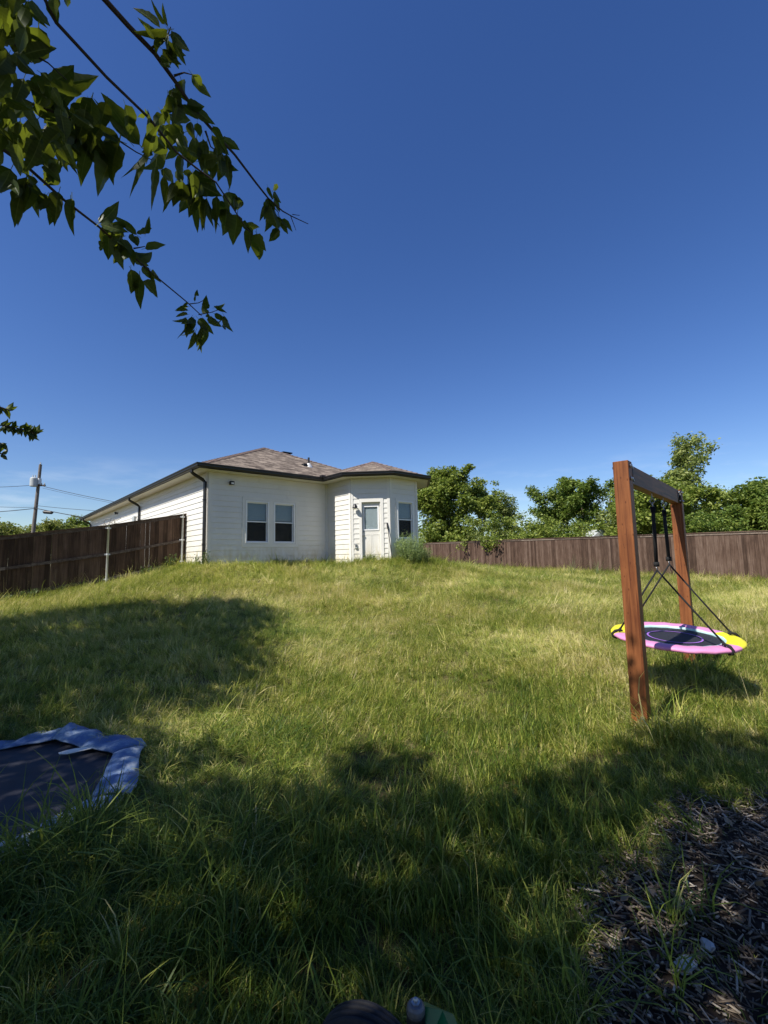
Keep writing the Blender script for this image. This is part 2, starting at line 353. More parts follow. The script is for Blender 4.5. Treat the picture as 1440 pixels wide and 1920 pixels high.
# ------------------------------------------------------------------ house (local axes: x along the rear wall, y along the side wall)
house = empty('white_house', (A0[0], A0[1], 0), 'white lap-sided single-storey house with brown hip roof and black gutters', 'house', rz=math.atan2(UU[1], UU[0]))
def hb(mb, name, mat, parent=house, **k): return mb.build(name, mat, parent, world=False, **k)
Z0, ZT, CRS = 1.46, 4.5, .178
pB, pC, pD, pE, pF, pG = (4.52, 0), (4.52, -1.514), (5.497, -2.491), (6.871, -2.491), (7.848, -1.514), (7.848, 20)
jr = random.Random(12)
def wall(p, q, holes=(), zt=ZT):
    p, q = np.array(p, float), np.array(q, float); L = np.linalg.norm(q - p); d = (q - p) / L; nrm = np.array([d[1], -d[0]])
    P = lambda s, off, z: (p[0] + d[0] * s + nrm[0] * off, p[1] + d[1] * s + nrm[1] * off, z)
    # sheathing, with the openings left out
    mb = MB(); hs = sorted(holes); x = 0
    def slab(s0, s1, z0, z1):
        if s1 - s0 > 1e-4 and z1 - z0 > 1e-4:
            vs = [P(s, o, z) for o in (-.12, 0) for s, z in ((s0, z0), (s1, z0), (s1, z1), (s0, z1))]
            mb.add(vs, [(0, 3, 2, 1), (4, 5, 6, 7), (0, 1, 5, 4), (1, 2, 6, 5), (2, 3, 7, 6), (3, 0, 4, 7)])
    for s0, s1, z0, z1 in hs:
        slab(x, s0, Z0 - .5, zt); slab(s0, s1, Z0 - .5, z0); slab(s0, s1, z1, zt); x = s1
    slab(x, L, Z0 - .5, zt)
    w = hb(mb, 'wall', M['siding'])
    def board(s0, s1, z0, z1, zc):
        if s1 - s0 < .02 or z1 - z0 < .012: return
        if s1 - s0 > 2.2:
            k = s0; cut = []
            while k < s1: cut.append(k); k += jr.uniform(1.6, 3.6)
            if s1 - cut[-1] < .5: cut.pop()
            cut.append(s1)
            if len(cut) > 2:
                for qa, qb in zip(cut, cut[1:]): piece(qa, qb - (.004 if qb < s1 else 0), z0, z1, zc)
                return
        piece(s0, s1, z0, z1, zc)
    def piece(s0, s1, z0, z1, zc):
        o = lambda z: .030 - .019 * (z - zc) / .196
        hb(MB().prism([(.0015, z0), (o(z0), z0), (o(z1), z1), (.0015, z1)], P(s0, 0, 0), P(s1, 0, 0), (nrm[0], nrm[1], 0), (0, 0, 1)), 'siding_board', M['siding'], w)
    zc = Z0
    while zc < zt - .03:
        zt_ = min(zc + .196, zt); cuts = [h for h in hs if h[2] < zc + CRS and h[3] > zc]
        x = .0
        for s0, s1, z0, z1 in cuts:
            board(x, s0, zc, zt_, zc)
            if z0 > zc: board(s0, s1, zc, z0, zc)
            if z1 < zc + CRS: board(s0, s1, z1, zt_, zc)
            x = s1
        board(x, L, zc, zt_, zc); zc += CRS
    return P, nrm, d
WIN1, WIN2 = (1.241, 2.087, 2.23, 3.665), (2.274, 3.104, 2.23, 3.665)
Pf, nf, df = wall((0, 0), pB, [WIN1, WIN2])
wall((0, 20), (0, 0))
P1, n1, d1 = wall(pB, pC)
DOOR = (.385, 1.053, 1.56, 3.64)
P2, n2, d2 = wall(pC, pD, [DOOR])
WIN3 = (.345, 1.15, 2.31, 3.70)
P3, n3, d3 = wall(pD, pE, [WIN3])
wall(pE, pF); wall(pF, pG); wall(pG, (0, 20))
def strip(P, s0, s1, z0, z1, o0=.028, o1=.044): 
    vs = [P(s, o, z) for o in (o0, o1) for s, z in ((s0, z0), (s1, z0), (s1, z1), (s0, z1))]
    return MB().add(vs, [(0, 3, 2, 1), (4, 5, 6, 7), (0, 1, 5, 4), (1, 2, 6, 5), (2, 3, 7, 6), (3, 0, 4, 7)])
def pbox(mb, P, s0, s1, z0, z1, o0, o1):
    vs = [P(s, o, z) for o in (o0, o1) for s, z in ((s0, z0), (s1, z0), (s1, z1), (s0, z1))]
    return mb.add(vs, [(0, 3, 2, 1), (4, 5, 6, 7), (0, 1, 5, 4), (1, 2, 6, 5), (2, 3, 7, 6), (3, 0, 4, 7)])
def rectframe(mb, P, s0, s1, z0, z1, w, o0, o1):
    pbox(mb, P, s0, s0 + w, z0, z1, o0, o1); pbox(mb, P, s1 - w, s1, z0, z1, o0, o1)
    pbox(mb, P, s0 + w, s1 - w, z0, z0 + w, o0, o1); return pbox(mb, P, s0 + w, s1 - w, z1 - w, z1, o0, o1)
# corner trim boards
def corner(c, dirs, z0=Z0 - .05, z1=ZT - .002, w=.085, t=.036):
    mb = MB()
    for k, (dx, dy, ox, oy) in enumerate(dirs):
        dx, dy = np.array((dx, dy)) / math.hypot(dx, dy)
        prof = [(0, .0), (w, .0), (w, t), (0 if k else -t * .41, t)]
        mb.prism(prof, (c[0], c[1], z0), (c[0], c[1], z1), (dx, dy, 0), (ox, oy, 0))
    return hb(mb, 'corner_trim', M['paint'])
r2 = math.sqrt(.5)
corner((0, 0), [(1, 0, 0, -1), (0, 1, -1, 0)], t=.038)
corner(pC, [(0, 1, -1, 0), (1, -1, -r2, -r2)]); corner(pD, [(-1, 1, -r2, -r2), (1, 0, 0, -1)]); corner(pE, [(-1, 0, 0, -1), (1, 1, r2, -r2)]); corner(pF, [(-1, -1, r2, -r2), (0, 1, 1, 0)])
hb(MB().box((4.52 - .036, -.036, 2.97), (.072, .072, 3.05)), 'corner_trim', M['paint'])
# windows
def window(P, h, parent=house):
    s0, s1, z0, z1 = h
    fr = hb(rectframe(MB(), P, s0, s1, z0, z1, .045, -.10, .052), 'window', M['vinyl'], parent)
    zm = (z0 + z1) / 2 + .02
    for (za, zb, o, nm) in ((zm - .022, z1 - .045, -.02, 0), (z0 + .045, zm + .022, -.055, 1)):
        hb(rectframe(MB(), P, s0 + .045, s1 - .045, za, zb, .034, o - .012, o + .014), 'sash', M['vinyl'], fr)
        hb(pbox(MB(), P, s0 + .079, s1 - .079, za + .034, zb - .034, o - .003, o + .003), 'pane', M['glass'], fr)
    hb(pbox(MB(), P, s0 + .079, s1 - .079, z0 + .079, zm - .012, -.030, -.028), 'insect_screen', M['screen'], fr)
    bl = MB(); z = zm + .06
    while z < z1 - .06: pbox(bl, P, s0 + .06, s1 - .06, z, z + .021, -.092, -.086); z += .026
    hb(bl, 'blind', M['blind'], fr)
    return fr
mb = MB(); rectframe(mb, Pf, 1.127, 3.242, 2.10, 3.80, .1135, .006, .040)
pbox(mb, Pf, WIN1[1], WIN2[0], 2.2135, 3.6865, .006, .040); hb(mb, 'window_trim', M['paint'])
window(Pf, WIN1); window(Pf, WIN2)
hb(rectframe(MB(), P3, WIN3[0] - .085, WIN3[1] + .085, WIN3[2] - .085, WIN3[3] + .085, .0845, .006, .040), 'window_trim', M['paint']); window(P3, WIN3)
# door
s0, s1, z0, z1 = DOOR
mb = MB(); pbox(mb, P2, s0 - .095, s0, z0 - .1, z1 + .13, .006, .042); pbox(mb, P2, s1, s1 + .105, z0 - .1, z1 + .13, .006, .042); pbox(mb, P2, s0, s1, z1, z1 + .13, .006, .042)
pbox(mb, P2, s0 - .004, s0 + .02, z0, z1 - .001, -.11, .004); pbox(mb, P2, s1 - .02, s1 + .004, z0, z1 - .001, -.11, .004)
hb(mb, 'door_frame', M['paint'])
dm = MB(); a0, a1, b0, b1 = .455, .960, 2.66, 3.49
pbox(dm, P2, s0 + .02, a0, z0 + .03, z1 - .003, -.10, -.06); pbox(dm, P2, a1, s1 - .02, z0 + .03, z1 - .003, -.10, -.06)
pbox(dm, P2, a0, a1, z0 + .03, b0, -.10, -.06); pbox(dm, P2, a0, a1, b1, z1 - .003, -.10, -.06)
door = hb(dm, 'door', M['siding'])
hb(rectframe(MB(), P2, a0 - .03, a1 + .03, b0 - .03, b1 + .03, .045, -.059, -.042), 'pane_frame', M['vinyl'], door)
hb(pbox(MB(), P2, a0 + .016, a1 - .016, b0 + .016, b1 - .016, -.078, -.072), 'pane', M['glass'], door)
bl = MB(); z = b0 + .02
while z < b1 - .02: pbox(bl, P2, a0 + .016, a1 - .016, z, z + .022, -.094, -.090); z += .0235
hb(bl, 'blind', M['vinyl'], door)
for sa, sb, za, zb in ((.43, .70, 1.78, 2.5), (.73, 1.0, 1.78, 2.5)): hb(rectframe(MB(), P2, sa, sb, za, zb, .025, -.059, -.052), 'door_panel', M['siding'], door)
kn = MB(); kn.lathe([(0.002, .0), (.03, .0), (.03, .008), (.012, .012), (.012, .04), (.028, .05), (.030, .065), (.018, .078), (.001, .08)], P2(s0 + .05, -.06, 2.46), (n2[0], n2[1], 0), 14)
kn.lathe([(0.002, .0), (.028, .0), (.028, .012), (.001, .016)], P2(s0 + .05, -.06, 2.60), (n2[0], n2[1], 0), 12); hb(kn, 'handle', M['steel'], door)
hb(pbox(MB(), P2, s0, s1, z0 - .06, z0 + .028, -.10, .06), 'threshold', M['galv'])
# wall lamp, outlet, tap, floodlights
mb = MB(); N2 = np.array([n2[0], n2[1], 0.])
mb.lathe([(.001, 0), (.055, 0), (.055, .018), (.03, .028), (.001, .03)], P2(.16, .03, 3.52), N2, 14)
mb.tube([P2(.16, .05, 3.52), P2(.16, .12, 3.56), P2(.16, .16, 3.54)], .012, 8)
mb.lathe([(.02, .11), (.055, .10), (.085, .03), (.088, 0), (.08, 0), (.075, .03), (.001, .09)], P2(.16, .16, 3.42), (0, 0, 1), 16)
lamp = hb(mb, 'wall_lamp', M['black_metal']); hb(MB().lathe([(.001, 0), (.05, .005), (.058, .04), (.05, .07), (.001, .075)], P2(.16, .16, 3.405), (0, 0, 1), 12), 'bulb_glass', M['vinyl'], lamp)
mb = pbox(MB(), P2, .135, .205, 2.02, 2.15, .028, .075); mb = pbox(mb, P2, .128, .212, 2.012, 2.03, .028, .082); hb(mb, 'outlet_box', M['grey_can'])
hb(pbox(MB(), P2, .15, .19, 2.055, 2.135, .0755, .083), 'outlet_cover', M['black_plastic'])
def flood(P, s, z):
    mb = pbox(MB(), P, s - .05, s + .05, z - .05, z + .05, .026, .05)
    pbox(mb, P, s - .02, s + .02, z - .02, z + .02, .05, .085); pbox(mb, P, s - .07, s + .07, z - .055, z + .06, .085, .16)
    f = hb(mb, 'security_light', M['black_plastic']); hb(pbox(MB(), P, s - .035, s + .05, z - .04, z + .01, .1605, .166), 'lens', M['vinyl'], f)
flood(Pf, .72, 4.19)
PL = lambda s, off, z: (-off, s, z)
flood(PL, 12.4, 4.28)
hb(pbox(MB(), PL, 8.6, 8.95, 3.2, 3.8, .026, .13), 'meter_box', M['grey_can'])
# soffit and roof
ex0, ex1, ey0, ey1, ZE, SL = -.45, 8.298, -.45, 20.45, 4.64, .455
hb(MB().add([(ex0, ey0, 4.502), (ex1, ey0, 4.502), (ex1, ey1, 4.502), (ex0, ey1, 4.502)], [(0, 1, 2, 3)]), 'soffit', M['soffit'])
oct_ = [(4.07, -.451), (4.07, -1.70), (5.311, -2.941), (7.057, -2.941), (8.298, -1.70), (8.298, -.451)]
hb(MB().add([(x, y, 4.502) for x, y in oct_], [tuple(range(6))]), 'soffit', M['soffit'])
def roof(faces, name='roof'):
    me = bpy.data.meshes.new(name); vs, fs, uv = [], [], []
    for f in faces:
        f = [Vector(p) for p in f]; n = len(vs); vs += f; fs.append(tuple(range(n, n + len(f))))
        ax = (f[1] - f[0]).normalized(); nn = (f[1] - f[0]).cross(f[2] - f[0]).normalized(); up = nn.cross(ax)
        uv += [((p - f[0]).dot(ax), (p - f[0]).dot(up)) for p in f]
    me.from_pydata(vs, [], fs); u = me.uv_layers.new(name='UVMap')
    for k, c in enumerate(uv): u.data[k].uv = c
    me.materials.append(M['shingle']); o = link(name, me, house, False)
    md = o.modifiers.new('thickness', 'SOLIDIFY'); md.thickness = .03; md.offset = -1; return o
xm = (ex0 + ex1) / 2; hw = (ex1 - ex0) / 2; ZR = ZE + SL * hw; ya, yb = ey0 + hw, ey1 - hw
rf = roof([[(ex0, ey0, ZE), (ex1, ey0, ZE), (xm, ya, ZR)], [(ex1, ey0, ZE), (ex1, ey1, ZE), (xm, yb, ZR), (xm, ya, ZR)],
      [(ex1, ey1, ZE), (ex0, ey1, ZE), (xm, yb, ZR)], [(ex0, ey1, ZE), (ex0, ey0, ZE), (xm, ya, ZR), (xm, yb, ZR)]])
ap = (6.184, -.826, ZE + .38 * 2.114); re = (6.184, ey0 + (ap[2] - ZE) / SL, ap[2]); eo = [(x, y, ZE) for x, y in oct_]
eo[0] = (4.07, ey0, ZE); eo[5] = (8.298, ey0, ZE)
rb = roof([[eo[0], eo[1], ap, re], [eo[1], eo[2], ap], [eo[2], eo[3], ap], [eo[3], eo[4], ap], [eo[4], eo[5], re, ap]])
def ridge(a, b, parent):
    a, b = Vector(a), Vector(b); L = (b - a).length; t = (b - a) / L; side = t.cross(Vector((0, 0, 1))).normalized(); up = side.cross(t)
    mb = MB(); n = max(2, int(L / .22))
    for k in range(n):
        p = a + t * (L * k / n); q = a + t * (L * (k + 1.25) / n)
        mb.add([p - side * .13 - up * .035 + up * .02, p + up * .035, p + side * .13 - up * .035 + up * .02, q - side * .13 - up * .05 + up * .005, q + up * .012, q + side * .13 - up * .05 + up * .005], [(0, 1, 4, 3), (1, 2, 5, 4), (0, 2, 1)])
    hb(mb, 'ridge_cap', M['ridge'], parent)
ridge((ex0, ey0, ZE), (xm, ya, ZR), rf); ridge((ex1, ey0, ZE), (xm, ya, ZR), rf); ridge((xm, yb, ZR), (xm, ya, ZR), rf)
for e in eo[1:5]: ridge(e, ap, rb)
ridge(re, ap, rb)
def gutter(pts):
    mb = MB(); prof = [(0, -.13), (.075, -.13), (.10, -.085), (.10, -.05), (.125, -.03), (.125, 0), (.112, 0), (.10, -.03), (.012, -.11), (0, -.01)]
    pts = [np.array(p, float) for p in pts]; n = len(prof); rings = []
    for i, p in enumerate(pts):
        ds = []
        if i > 0: ds.append((p - pts[i - 1]) / np.linalg.norm(p - pts[i - 1]))
        if i < len(pts) - 1: ds.append((pts[i + 1] - p) / np.linalg.norm(pts[i + 1] - p))
        ns = [np.array([d[1], -d[0]]) for d in ds]; m = sum(ns); m = m / np.linalg.norm(m); m = m / max(.3, float(m @ ns[0]))
        rings.append([(p[0] + m[0] * a, p[1] + m[1] * a, ZE + .012 + b) for a, b in prof])
    vs = [q for r in rings for q in r]
    fs = [(i * n + k, i * n + (k + 1) % n, (i + 1) * n + (k + 1) % n, (i + 1) * n + k) for i in range(len(pts) - 1) for k in range(n)]
    fs += [tuple(range(n))[::-1], tuple(range(len(vs) - n, len(vs)))]
    hb(mb.add(vs, fs), 'gutter', M['black_metal'])
gutter([(ex0, ey1), (ex0, ey0), (4.07, ey0), (4.07, -1.70), (5.311, -2.941), (7.057, -2.941), (8.298, -1.70), (8.298, ey1)])
hb(MB().box((4.07 - .09, ey0 - .09, ZE + .03), (.16, .16, .10)), 'splash_guard', M['black_metal'])
def spout(y, zb):
    mb = MB(); pts = [(-.50, y, 4.54), (-.50, y, 4.44), (-.42, y, 4.38), (-.16, y, 4.24), (-.085, y, 4.16), (-.085, y, zb)]
    mb.tube(pts, .052, 4, phase=math.pi / 4); o = hb(mb, 'downspout', M['black_metal'])
    for z in (3.6, 2.2): 
        if z > zb: hb(MB().box((-.085, y, z), (.115, .10, .03)), 'strap', M['black_metal'], o)
spout(.07, 1.58); spout(7.9, 1.5); spout(19.4, 1.5)
# roof vents
zr = lambda x, y: ZE + SL * min(y - ey0, ex1 - x, x - ex0)
mb = MB(); x, y = 4.75, 3.55; z = zr(x, y)
mb.box((x, y, z + .07), (.34, .34, .16)); mb.box((x, y, z + .17), (.46, .46, .05)); mb.box((x, y, z + .005), (.52, .52, .02), Matrix.Rotation(math.atan(SL), 3, 'X')); hb(mb, 'roof_vent', M['black_plastic'], rf)
x, y = 4.55, 1.30; z = zr(x, y)
mb = MB().lathe([(.001, .36), (.04, .36), (.04, 0), (.10, -.06)], (x, y, z), n=12); pv = hb(mb, 'vent_pipe', M['black_plastic'], rf)
hb(MB().lathe([(.065, .12), (.085, .1), (.16, -.04), (.17, -.10)], (x, y, z), n=14), 'flashing', M['galv'], pv)
hb(MB().box((x - .2, y, z + .02), (.16, .20, .12)), 'vent_box', M['black_plastic'], pv)

# ------------------------------------------------------------------ fences
def fence(name, label, p0, dirv, L, tops, mat, cap_out, back_rails, seed):
    rr = random.Random(seed); d = np.array(dirv) / np.linalg.norm(dirv); nrm = np.array(cap_out, float)
    f = empty(name, (*p0, h1(*p0)), label, 'fence')
    ang = math.atan2(d[1], d[0]); s = 0.0; n = 0
    top = lambda s: float(np.interp(s, [t[0] for t in tops], [t[1] for t in tops]))
    while s < L:
        w = .138; c = p0 + d * (s + w / 2); zb = h1(*c) - .04 + rr.uniform(-.01, .02); zt = top(s + w / 2) - .03 + rr.uniform(-.012, .006)
        gap = rr.choice([.001, .001, .001, .002, .001, .002, .001, .0015, .003, .010]) if back_rails else rr.choice([.002, .003, .004])
        hw, th = (w - gap) / 2, .009 + rr.uniform(-.003, .003)
        off = rr.uniform(-.004, .004); tl = rr.uniform(-.002, .002); hh = zt - zb
        vs = []
        for oo in (off - .008, off + .008):
            for (a, z) in ((-hw, 0), (hw, 0), (hw + tl, hh - .03), (hw - .02 + tl, hh), (-hw + .02 + tl, hh), (-hw + tl, hh - .03)): vs.append((a, oo, z))
        fs = [(5, 4, 3, 2, 1, 0), (6, 7, 8, 9, 10, 11)] + [(k, (k + 1) % 6, (k + 1) % 6 + 6, k + 6) for k in range(6)]
        me = bpy.data.meshes.new('board'); me.from_pydata(vs, [], fs); me.materials.append(mat)
        o = bpy.data.objects.new('board', me); COL.objects.link(o); o.parent = f
        o.location = (c[0] - p0[0], c[1] - p0[1], zb - f.location.z); o.rotation_euler = (0, 0, ang)
        s += w; n += 1
    # cap and rails follow the slope, one length per bay
    bay = 2.44; k = 0
    while k * bay < L:
        sa, sb = k * bay, min(L, (k + 1) * bay)
        a, b = p0 + d * sa, p0 + d * sb
        def lath(nm, za, zb, w, t, off):
            aa, bb = a + nrm * off, b + nrm * off
            mb = MB().prism([(-w / 2, -t / 2), (w / 2, -t / 2), (w / 2, t / 2), (-w / 2, t / 2)], (*aa, za), (*bb, zb), (nrm[0], nrm[1], 0), (0, 0, 1))
            return mb.build(nm, M['rail'] if nm != 'cap_board' else mat, f)
        lath('cap_board', top(sa), top(sb), .11, .034, 0.005)
        lath('trim_board', top(sa) - .06, top(sb) - .06, .018, .085, .0235)
        if back_rails:
            ga, gb = h1(*a), h1(*b)
            lath('rail', (top(sa) + ga) / 2 + .02, (top(sb) + gb) / 2 + .02, .042, .085, .036)
            lath('rail', ga + .18, gb + .18, .042, .085, .036)
        k += 1
    return f, top
pL = np.array([-6.80, 15.92]); dL = np.array([-.755, -.656])
fl, topL = fence('wooden_fence', 'dark brown plank fence in shade with galvanised posts, joining the house at left', pL, dL, 13.5,
      [(0, 3.34), (2.42, 2.85), (5.0, 2.46), (9, 2.15), (14, 1.95)], M['fence_dark'], (.655, -.755), True, 1)
for s in (.24, 2.45, 7.5, 9.95):
    c = pL + dL * s + np.array((.655, -.755)) * .088; g = h1(*c); zt = topL(s) + .03
    mb = MB().lathe([(.03, g - .1), (.03, zt - .03), (.034, zt - .03), (.034, zt - .005), (.02, zt + .012), (.001, zt + .016)], (c[0], c[1], 0), n=14)
    po = mb.build('post', M['galv'], fl, True)
    for z in ((topL(s) + g) / 2 + .02, g + .18, zt - .12):
        br = MB().lathe([(.034, -.025), (.036, -.025), (.036, .025), (.034, .025)], (c[0], c[1], z), n=14)
        br.box((c[0] - .02, c[1] + .02, z), (.16, .012, .045), Matrix.Rotation(math.atan2(dL[1], dL[0]), 3, 'Z')); br.build('bracket', M['galv'], po)
pR = np.array([16.5, 12.58]); dR = np.array([-.485, .8745])
fence('wooden_fence', 'reddish brown board fence in sun across the right, below the trees', pR, dR, 28.5,
      [(0, 2.25), (5, 2.34), (11.96, 2.50), (16, 2.60), (26.8, 2.80), (40, 2.9)], M['fence'], (-.8745, -.485), False, 2)
# a side fence closes the yard behind the house
pK = pR + dR * 28.5
fence('wooden_fence', 'reddish brown board fence far behind the house corner', pK, (-.8745, -.485), 8.0, [(0, 2.8), (10, 2.8)], M['fence'], (.485, -.8745), False, 3)

# ------------------------------------------------------------------ swing frame and saucer swing
f1 = np.array([2.27, 4.29]); f2 = np.array([4.06, 6.32]); bd = (f2 - f1) / np.linalg.norm(f2 - f1); angb = math.atan2(bd[1], bd[0])
Rb = Matrix.Rotation(angb, 3, 'Z'); cN = np.array([bd[1], -bd[0]])
frame = empty('swing_frame', (f1[0], f1[1], h1(*f1)), 'brown timber swing frame of two posts and a beam on the lawn', 'swing frame')
PT = 2.47
for f in (f1, f2):
    g = h1(*f); top = PT if f is f1 else 2.46
    po = MB().box((0, 0, (top - g + .3) / 2), (.134, .134, top - g + .3)).build('post', M['cedar'], frame, False, False, .004)
    po.location = (f[0] - f1[0], f[1] - f1[1], g - .3 - frame.location.z); po.rotation_euler = (0, 0, angb)
Lb = np.linalg.norm(f2 - f1) - .142
beam = MB().box((0, 0, 0), (Lb, .088, .186)).build('beam', M['cedar_h'], frame, False, False, .004)
mid = (f1 + f2) / 2; zb_ = PT - .108; beam.location = (mid[0] - f1[0], mid[1] - f1[1], zb_ - frame.location.z); beam.rotation_euler = (0, 0, angb)
for f, sg in ((f1, 1), (f2, -1)):
    mb = MB(); bp = MB()
    e = f + bd * sg * .074
    for sd in (-1, 1):
        q = e + cN * sd * .0455
        mb.box((q[0] + bd[0] * sg * .05, q[1] + bd[1] * sg * .05, zb_), (.10, .004, .17), Rb)
        q2 = e + cN * sd * .058
        mb.box((q2[0], q2[1], zb_), (.004, .026, .17), Rb)
    br = mb.build('bracket', M['black_metal'], frame, True)
    for z in (zb_ + .06, zb_ - .06):
        q = e + cN * .05 + bd * sg * .05
        bp.lathe([(.001, .014), (.011, .014), (.012, 0), (.001, 0)], (q[0], q[1], z), (cN[0], cN[1], 0), 6)
        q = e - cN * .05 + bd * sg * .05
        bp.lathe([(.001, .014), (.011, .014), (.012, 0), (.001, 0)], (q[0], q[1], z), (-cN[0], -cN[1], 0), 6)
        for sd in (-1, 1):
            q = f + cN * sd * .068
            bp.lathe([(.001, .018), (.012, .018), (.013, .006), (.020, .005), (.020, 0), (.001, 0)], (q[0], q[1], z), (cN[0] * sd, cN[1] * sd, 0), 8)
    bp.build('bolt', M['steel'], frame, True)
SR, ST = .635, .07
ctr = np.array([3.185, 5.2]); zs = .685
# the seat hangs a little tilted towards the camera
tilt = Matrix.Rotation(R(5.0), 3, Vector((1, .12, 0)))
sw = empty('saucer_swing', (ctr[0], ctr[1], zs), 'pink and yellow round saucer swing hanging under the timber frame', 'swing')
def sp(r, a, z=0):
    p = tilt @ Vector((r * math.cos(a), r * math.sin(a), z)); return Vector((ctr[0], ctr[1], zs)) + p
def padmat():
    m, n, l, p, o = nodes('pink_and_yellow_pad_cover')
    t = n.new('ShaderNodeTexCoord'); s = n.new('ShaderNodeSeparateXYZ'); l.new(t.outputs['Object'], s.inputs[0])
    # yellow wedges at the two ends, teal trim along the inner edge
    at2 = n.new('ShaderNodeMath'); at2.operation = 'ARCTAN2'; l.new(s.outputs['Y'], at2.inputs[0]); l.new(s.outputs['X'], at2.inputs[1])
    def near(c, w):
        k = n.new('ShaderNodeMath'); k.operation = 'COMPARE'; l.new(at2.outputs[0], k.inputs[0]); k.inputs[1].default_value = c; k.inputs[2].default_value = w; return k
    y1 = near(-.46, .54); y2 = near(2.50, .52)
    mxm = n.new('ShaderNodeMath'); mxm.operation = 'MAXIMUM'; l.new(y1.outputs[0], mxm.inputs[0]); l.new(y2.outputs[0], mxm.inputs[1])
    c1 = n.new('ShaderNodeMix'); c1.data_type = 'RGBA'; c1.inputs['A'].default_value = (.66, .25, .46, 1); c1.inputs['B'].default_value = (.74, .66, .02, 1); l.new(mxm.outputs[0], c1.inputs['Factor'])
    ln = n.new('ShaderNodeVectorMath'); ln.operation = 'LENGTH'; l.new(t.outputs['Object'], ln.inputs[0])
    lt = n.new('ShaderNodeMath'); lt.operation = 'LESS_THAN'; lt.inputs[1].default_value = .464; l.new(ln.outputs['Value'], lt.inputs[0])
    c2 = n.new('ShaderNodeMix'); c2.data_type = 'RGBA'; c2.inputs['B'].default_value = (.42, .62, .62, 1); l.new(lt.outputs[0], c2.inputs['Factor']); l.new(c1.outputs['Result'], c2.inputs['A'])
    l.new(c2.outputs['Result'], p.inputs['Base Color']); p.inputs['Roughness'].default_value = .55
    nz = noise(n, l, t, 7, 3); bump(n, l, nz.outputs[0], p, .25, .02); return m
rim = MB(); prof = [(-.022, .44), (.012, .445), (.018, .49), (.024, .54), (.024, .595), (.014, .626), (0, SR), (-.018, .627), (-.026, .60), (-.024, .52), (-.020, .47)]
n = 64; vs = []
for k in range(n):
    a = 2 * math.pi * k / n; w = 1 + .004 * math.sin(9 * a) + .003 * math.sin(23 * a)
    for z, r in prof: vs.append(tilt @ Vector((r * w * math.cos(a), r * w * math.sin(a), z + .003 * math.sin(17 * a))))
m_ = len(prof); rim.add(vs, [(k * m_ + j, ((k + 1) % n) * m_ + j, ((k + 1) % n) * m_ + (j + 1) % m_, k * m_ + (j + 1) % m_) for k in range(n) for j in range(m_)])
rim.build('rim_pad', padmat(), sw, True, False)
mt = MB().lathe([(.001, 0), (.14, -.002), (.25, 0), (.36, .002), (.448, .003), (.448, -.004), (.25, -.008), (.001, -.008)], (0, 0, -.012), n=48)
mt.v = [tuple(tilt @ Vector(p)) for p in mt.v]; mto = mt.build('mat', M['mat'], sw, False, False)
M['ring'] = simple('purple_print', (.30, .14, .52), .7, .05, 9)
for r0, r1, mm in ((.25, .267, M['ring']),):
    g = MB().lathe([(r0, -.006), (r1, -.006)], (0, 0, 0), n=48); g.v = [tuple(tilt @ Vector(p)) for p in g.v]; g.build('ring_print', mm, mto, False, False)
# two straps, each splits into two ropes
acen = math.atan2(bd[1], bd[0]); tops_ = []
for sgn in (-1, 1):
    h = mid + bd * sgn * .30 + np.array((.02, -.01)); zt = zb_ - .094
    hk = MB(); hk.tube([(h[0], h[1], zt + .01), (h[0], h[1], zt - .035)], .005, 8)
    ring_ = lambda c, r, ax: [(c[0] + ax[0] * r * math.cos(t), c[1] + ax[1] * r * math.cos(t), c[2] + r * math.sin(t)) for t in np.linspace(0, 2 * math.pi, 15)]
    hk.tube(ring_((h[0], h[1], zt - .05), .02, bd), .0045, 6); hk.tube(ring_((h[0], h[1], zt - .09), .024, cN), .0045, 6)
    hk.tube(ring_((h[0], h[1], zt - .13), .024, bd), .0045, 6); hk.build('carabiner', M['steel'], sw, True)
    e = at(1231, 1058, 5.1) if sgn < 0 else at(1254, 1048, 5.5)
    a = np.array((h[0], h[1], zt - .15)); mb = MB(); dv = Vector(e - a).normalized()
    q = dv.to_track_quat('Z', 'Y'); 
    mb.box((a + e) / 2, (.034, .020, float(np.linalg.norm(e - a))), q.to_matrix())
    mb.box(e, (.05, .03, .05), q.to_matrix()); mb.box(a + (e - a) * .06, (.046, .02, .06), q.to_matrix()); mb.build('strap', M['strap'], sw, True)
    lk = MB().tube(ring_((e[0], e[1], e[2] - .045), .022, bd), .004, 6); lk.build('link_ring', M['steel'], sw, True)
    for cs in (-1, 1):
        an = math.atan2(bd[1] * sgn * .62 + cN[1] * cs, bd[0] * sgn * .62 + cN[0] * cs)
        p = sp(.575, an, .037); st = Vector((e[0], e[1], e[2] - .065))
        rp = MB().tube([st, st.lerp(p, .5) - Vector((0, 0, .004)), p], .0095, 8); rp.build('rope', M['strap'], sw, True)
        kn = MB(); kn.tube([sp(.535, an, .044), sp(.575, an, .05), sp(.612, an, .04), sp(.643, an, .008), sp(.633, an, -.024), sp(.595, an, -.04)], [.010, .013, .015, .015, .015, .012], 8)
        kn.tube([p, p + (st - p) * .06], [.018, .011], 8)
        kn.build('knot', M['strap'], sw, True)

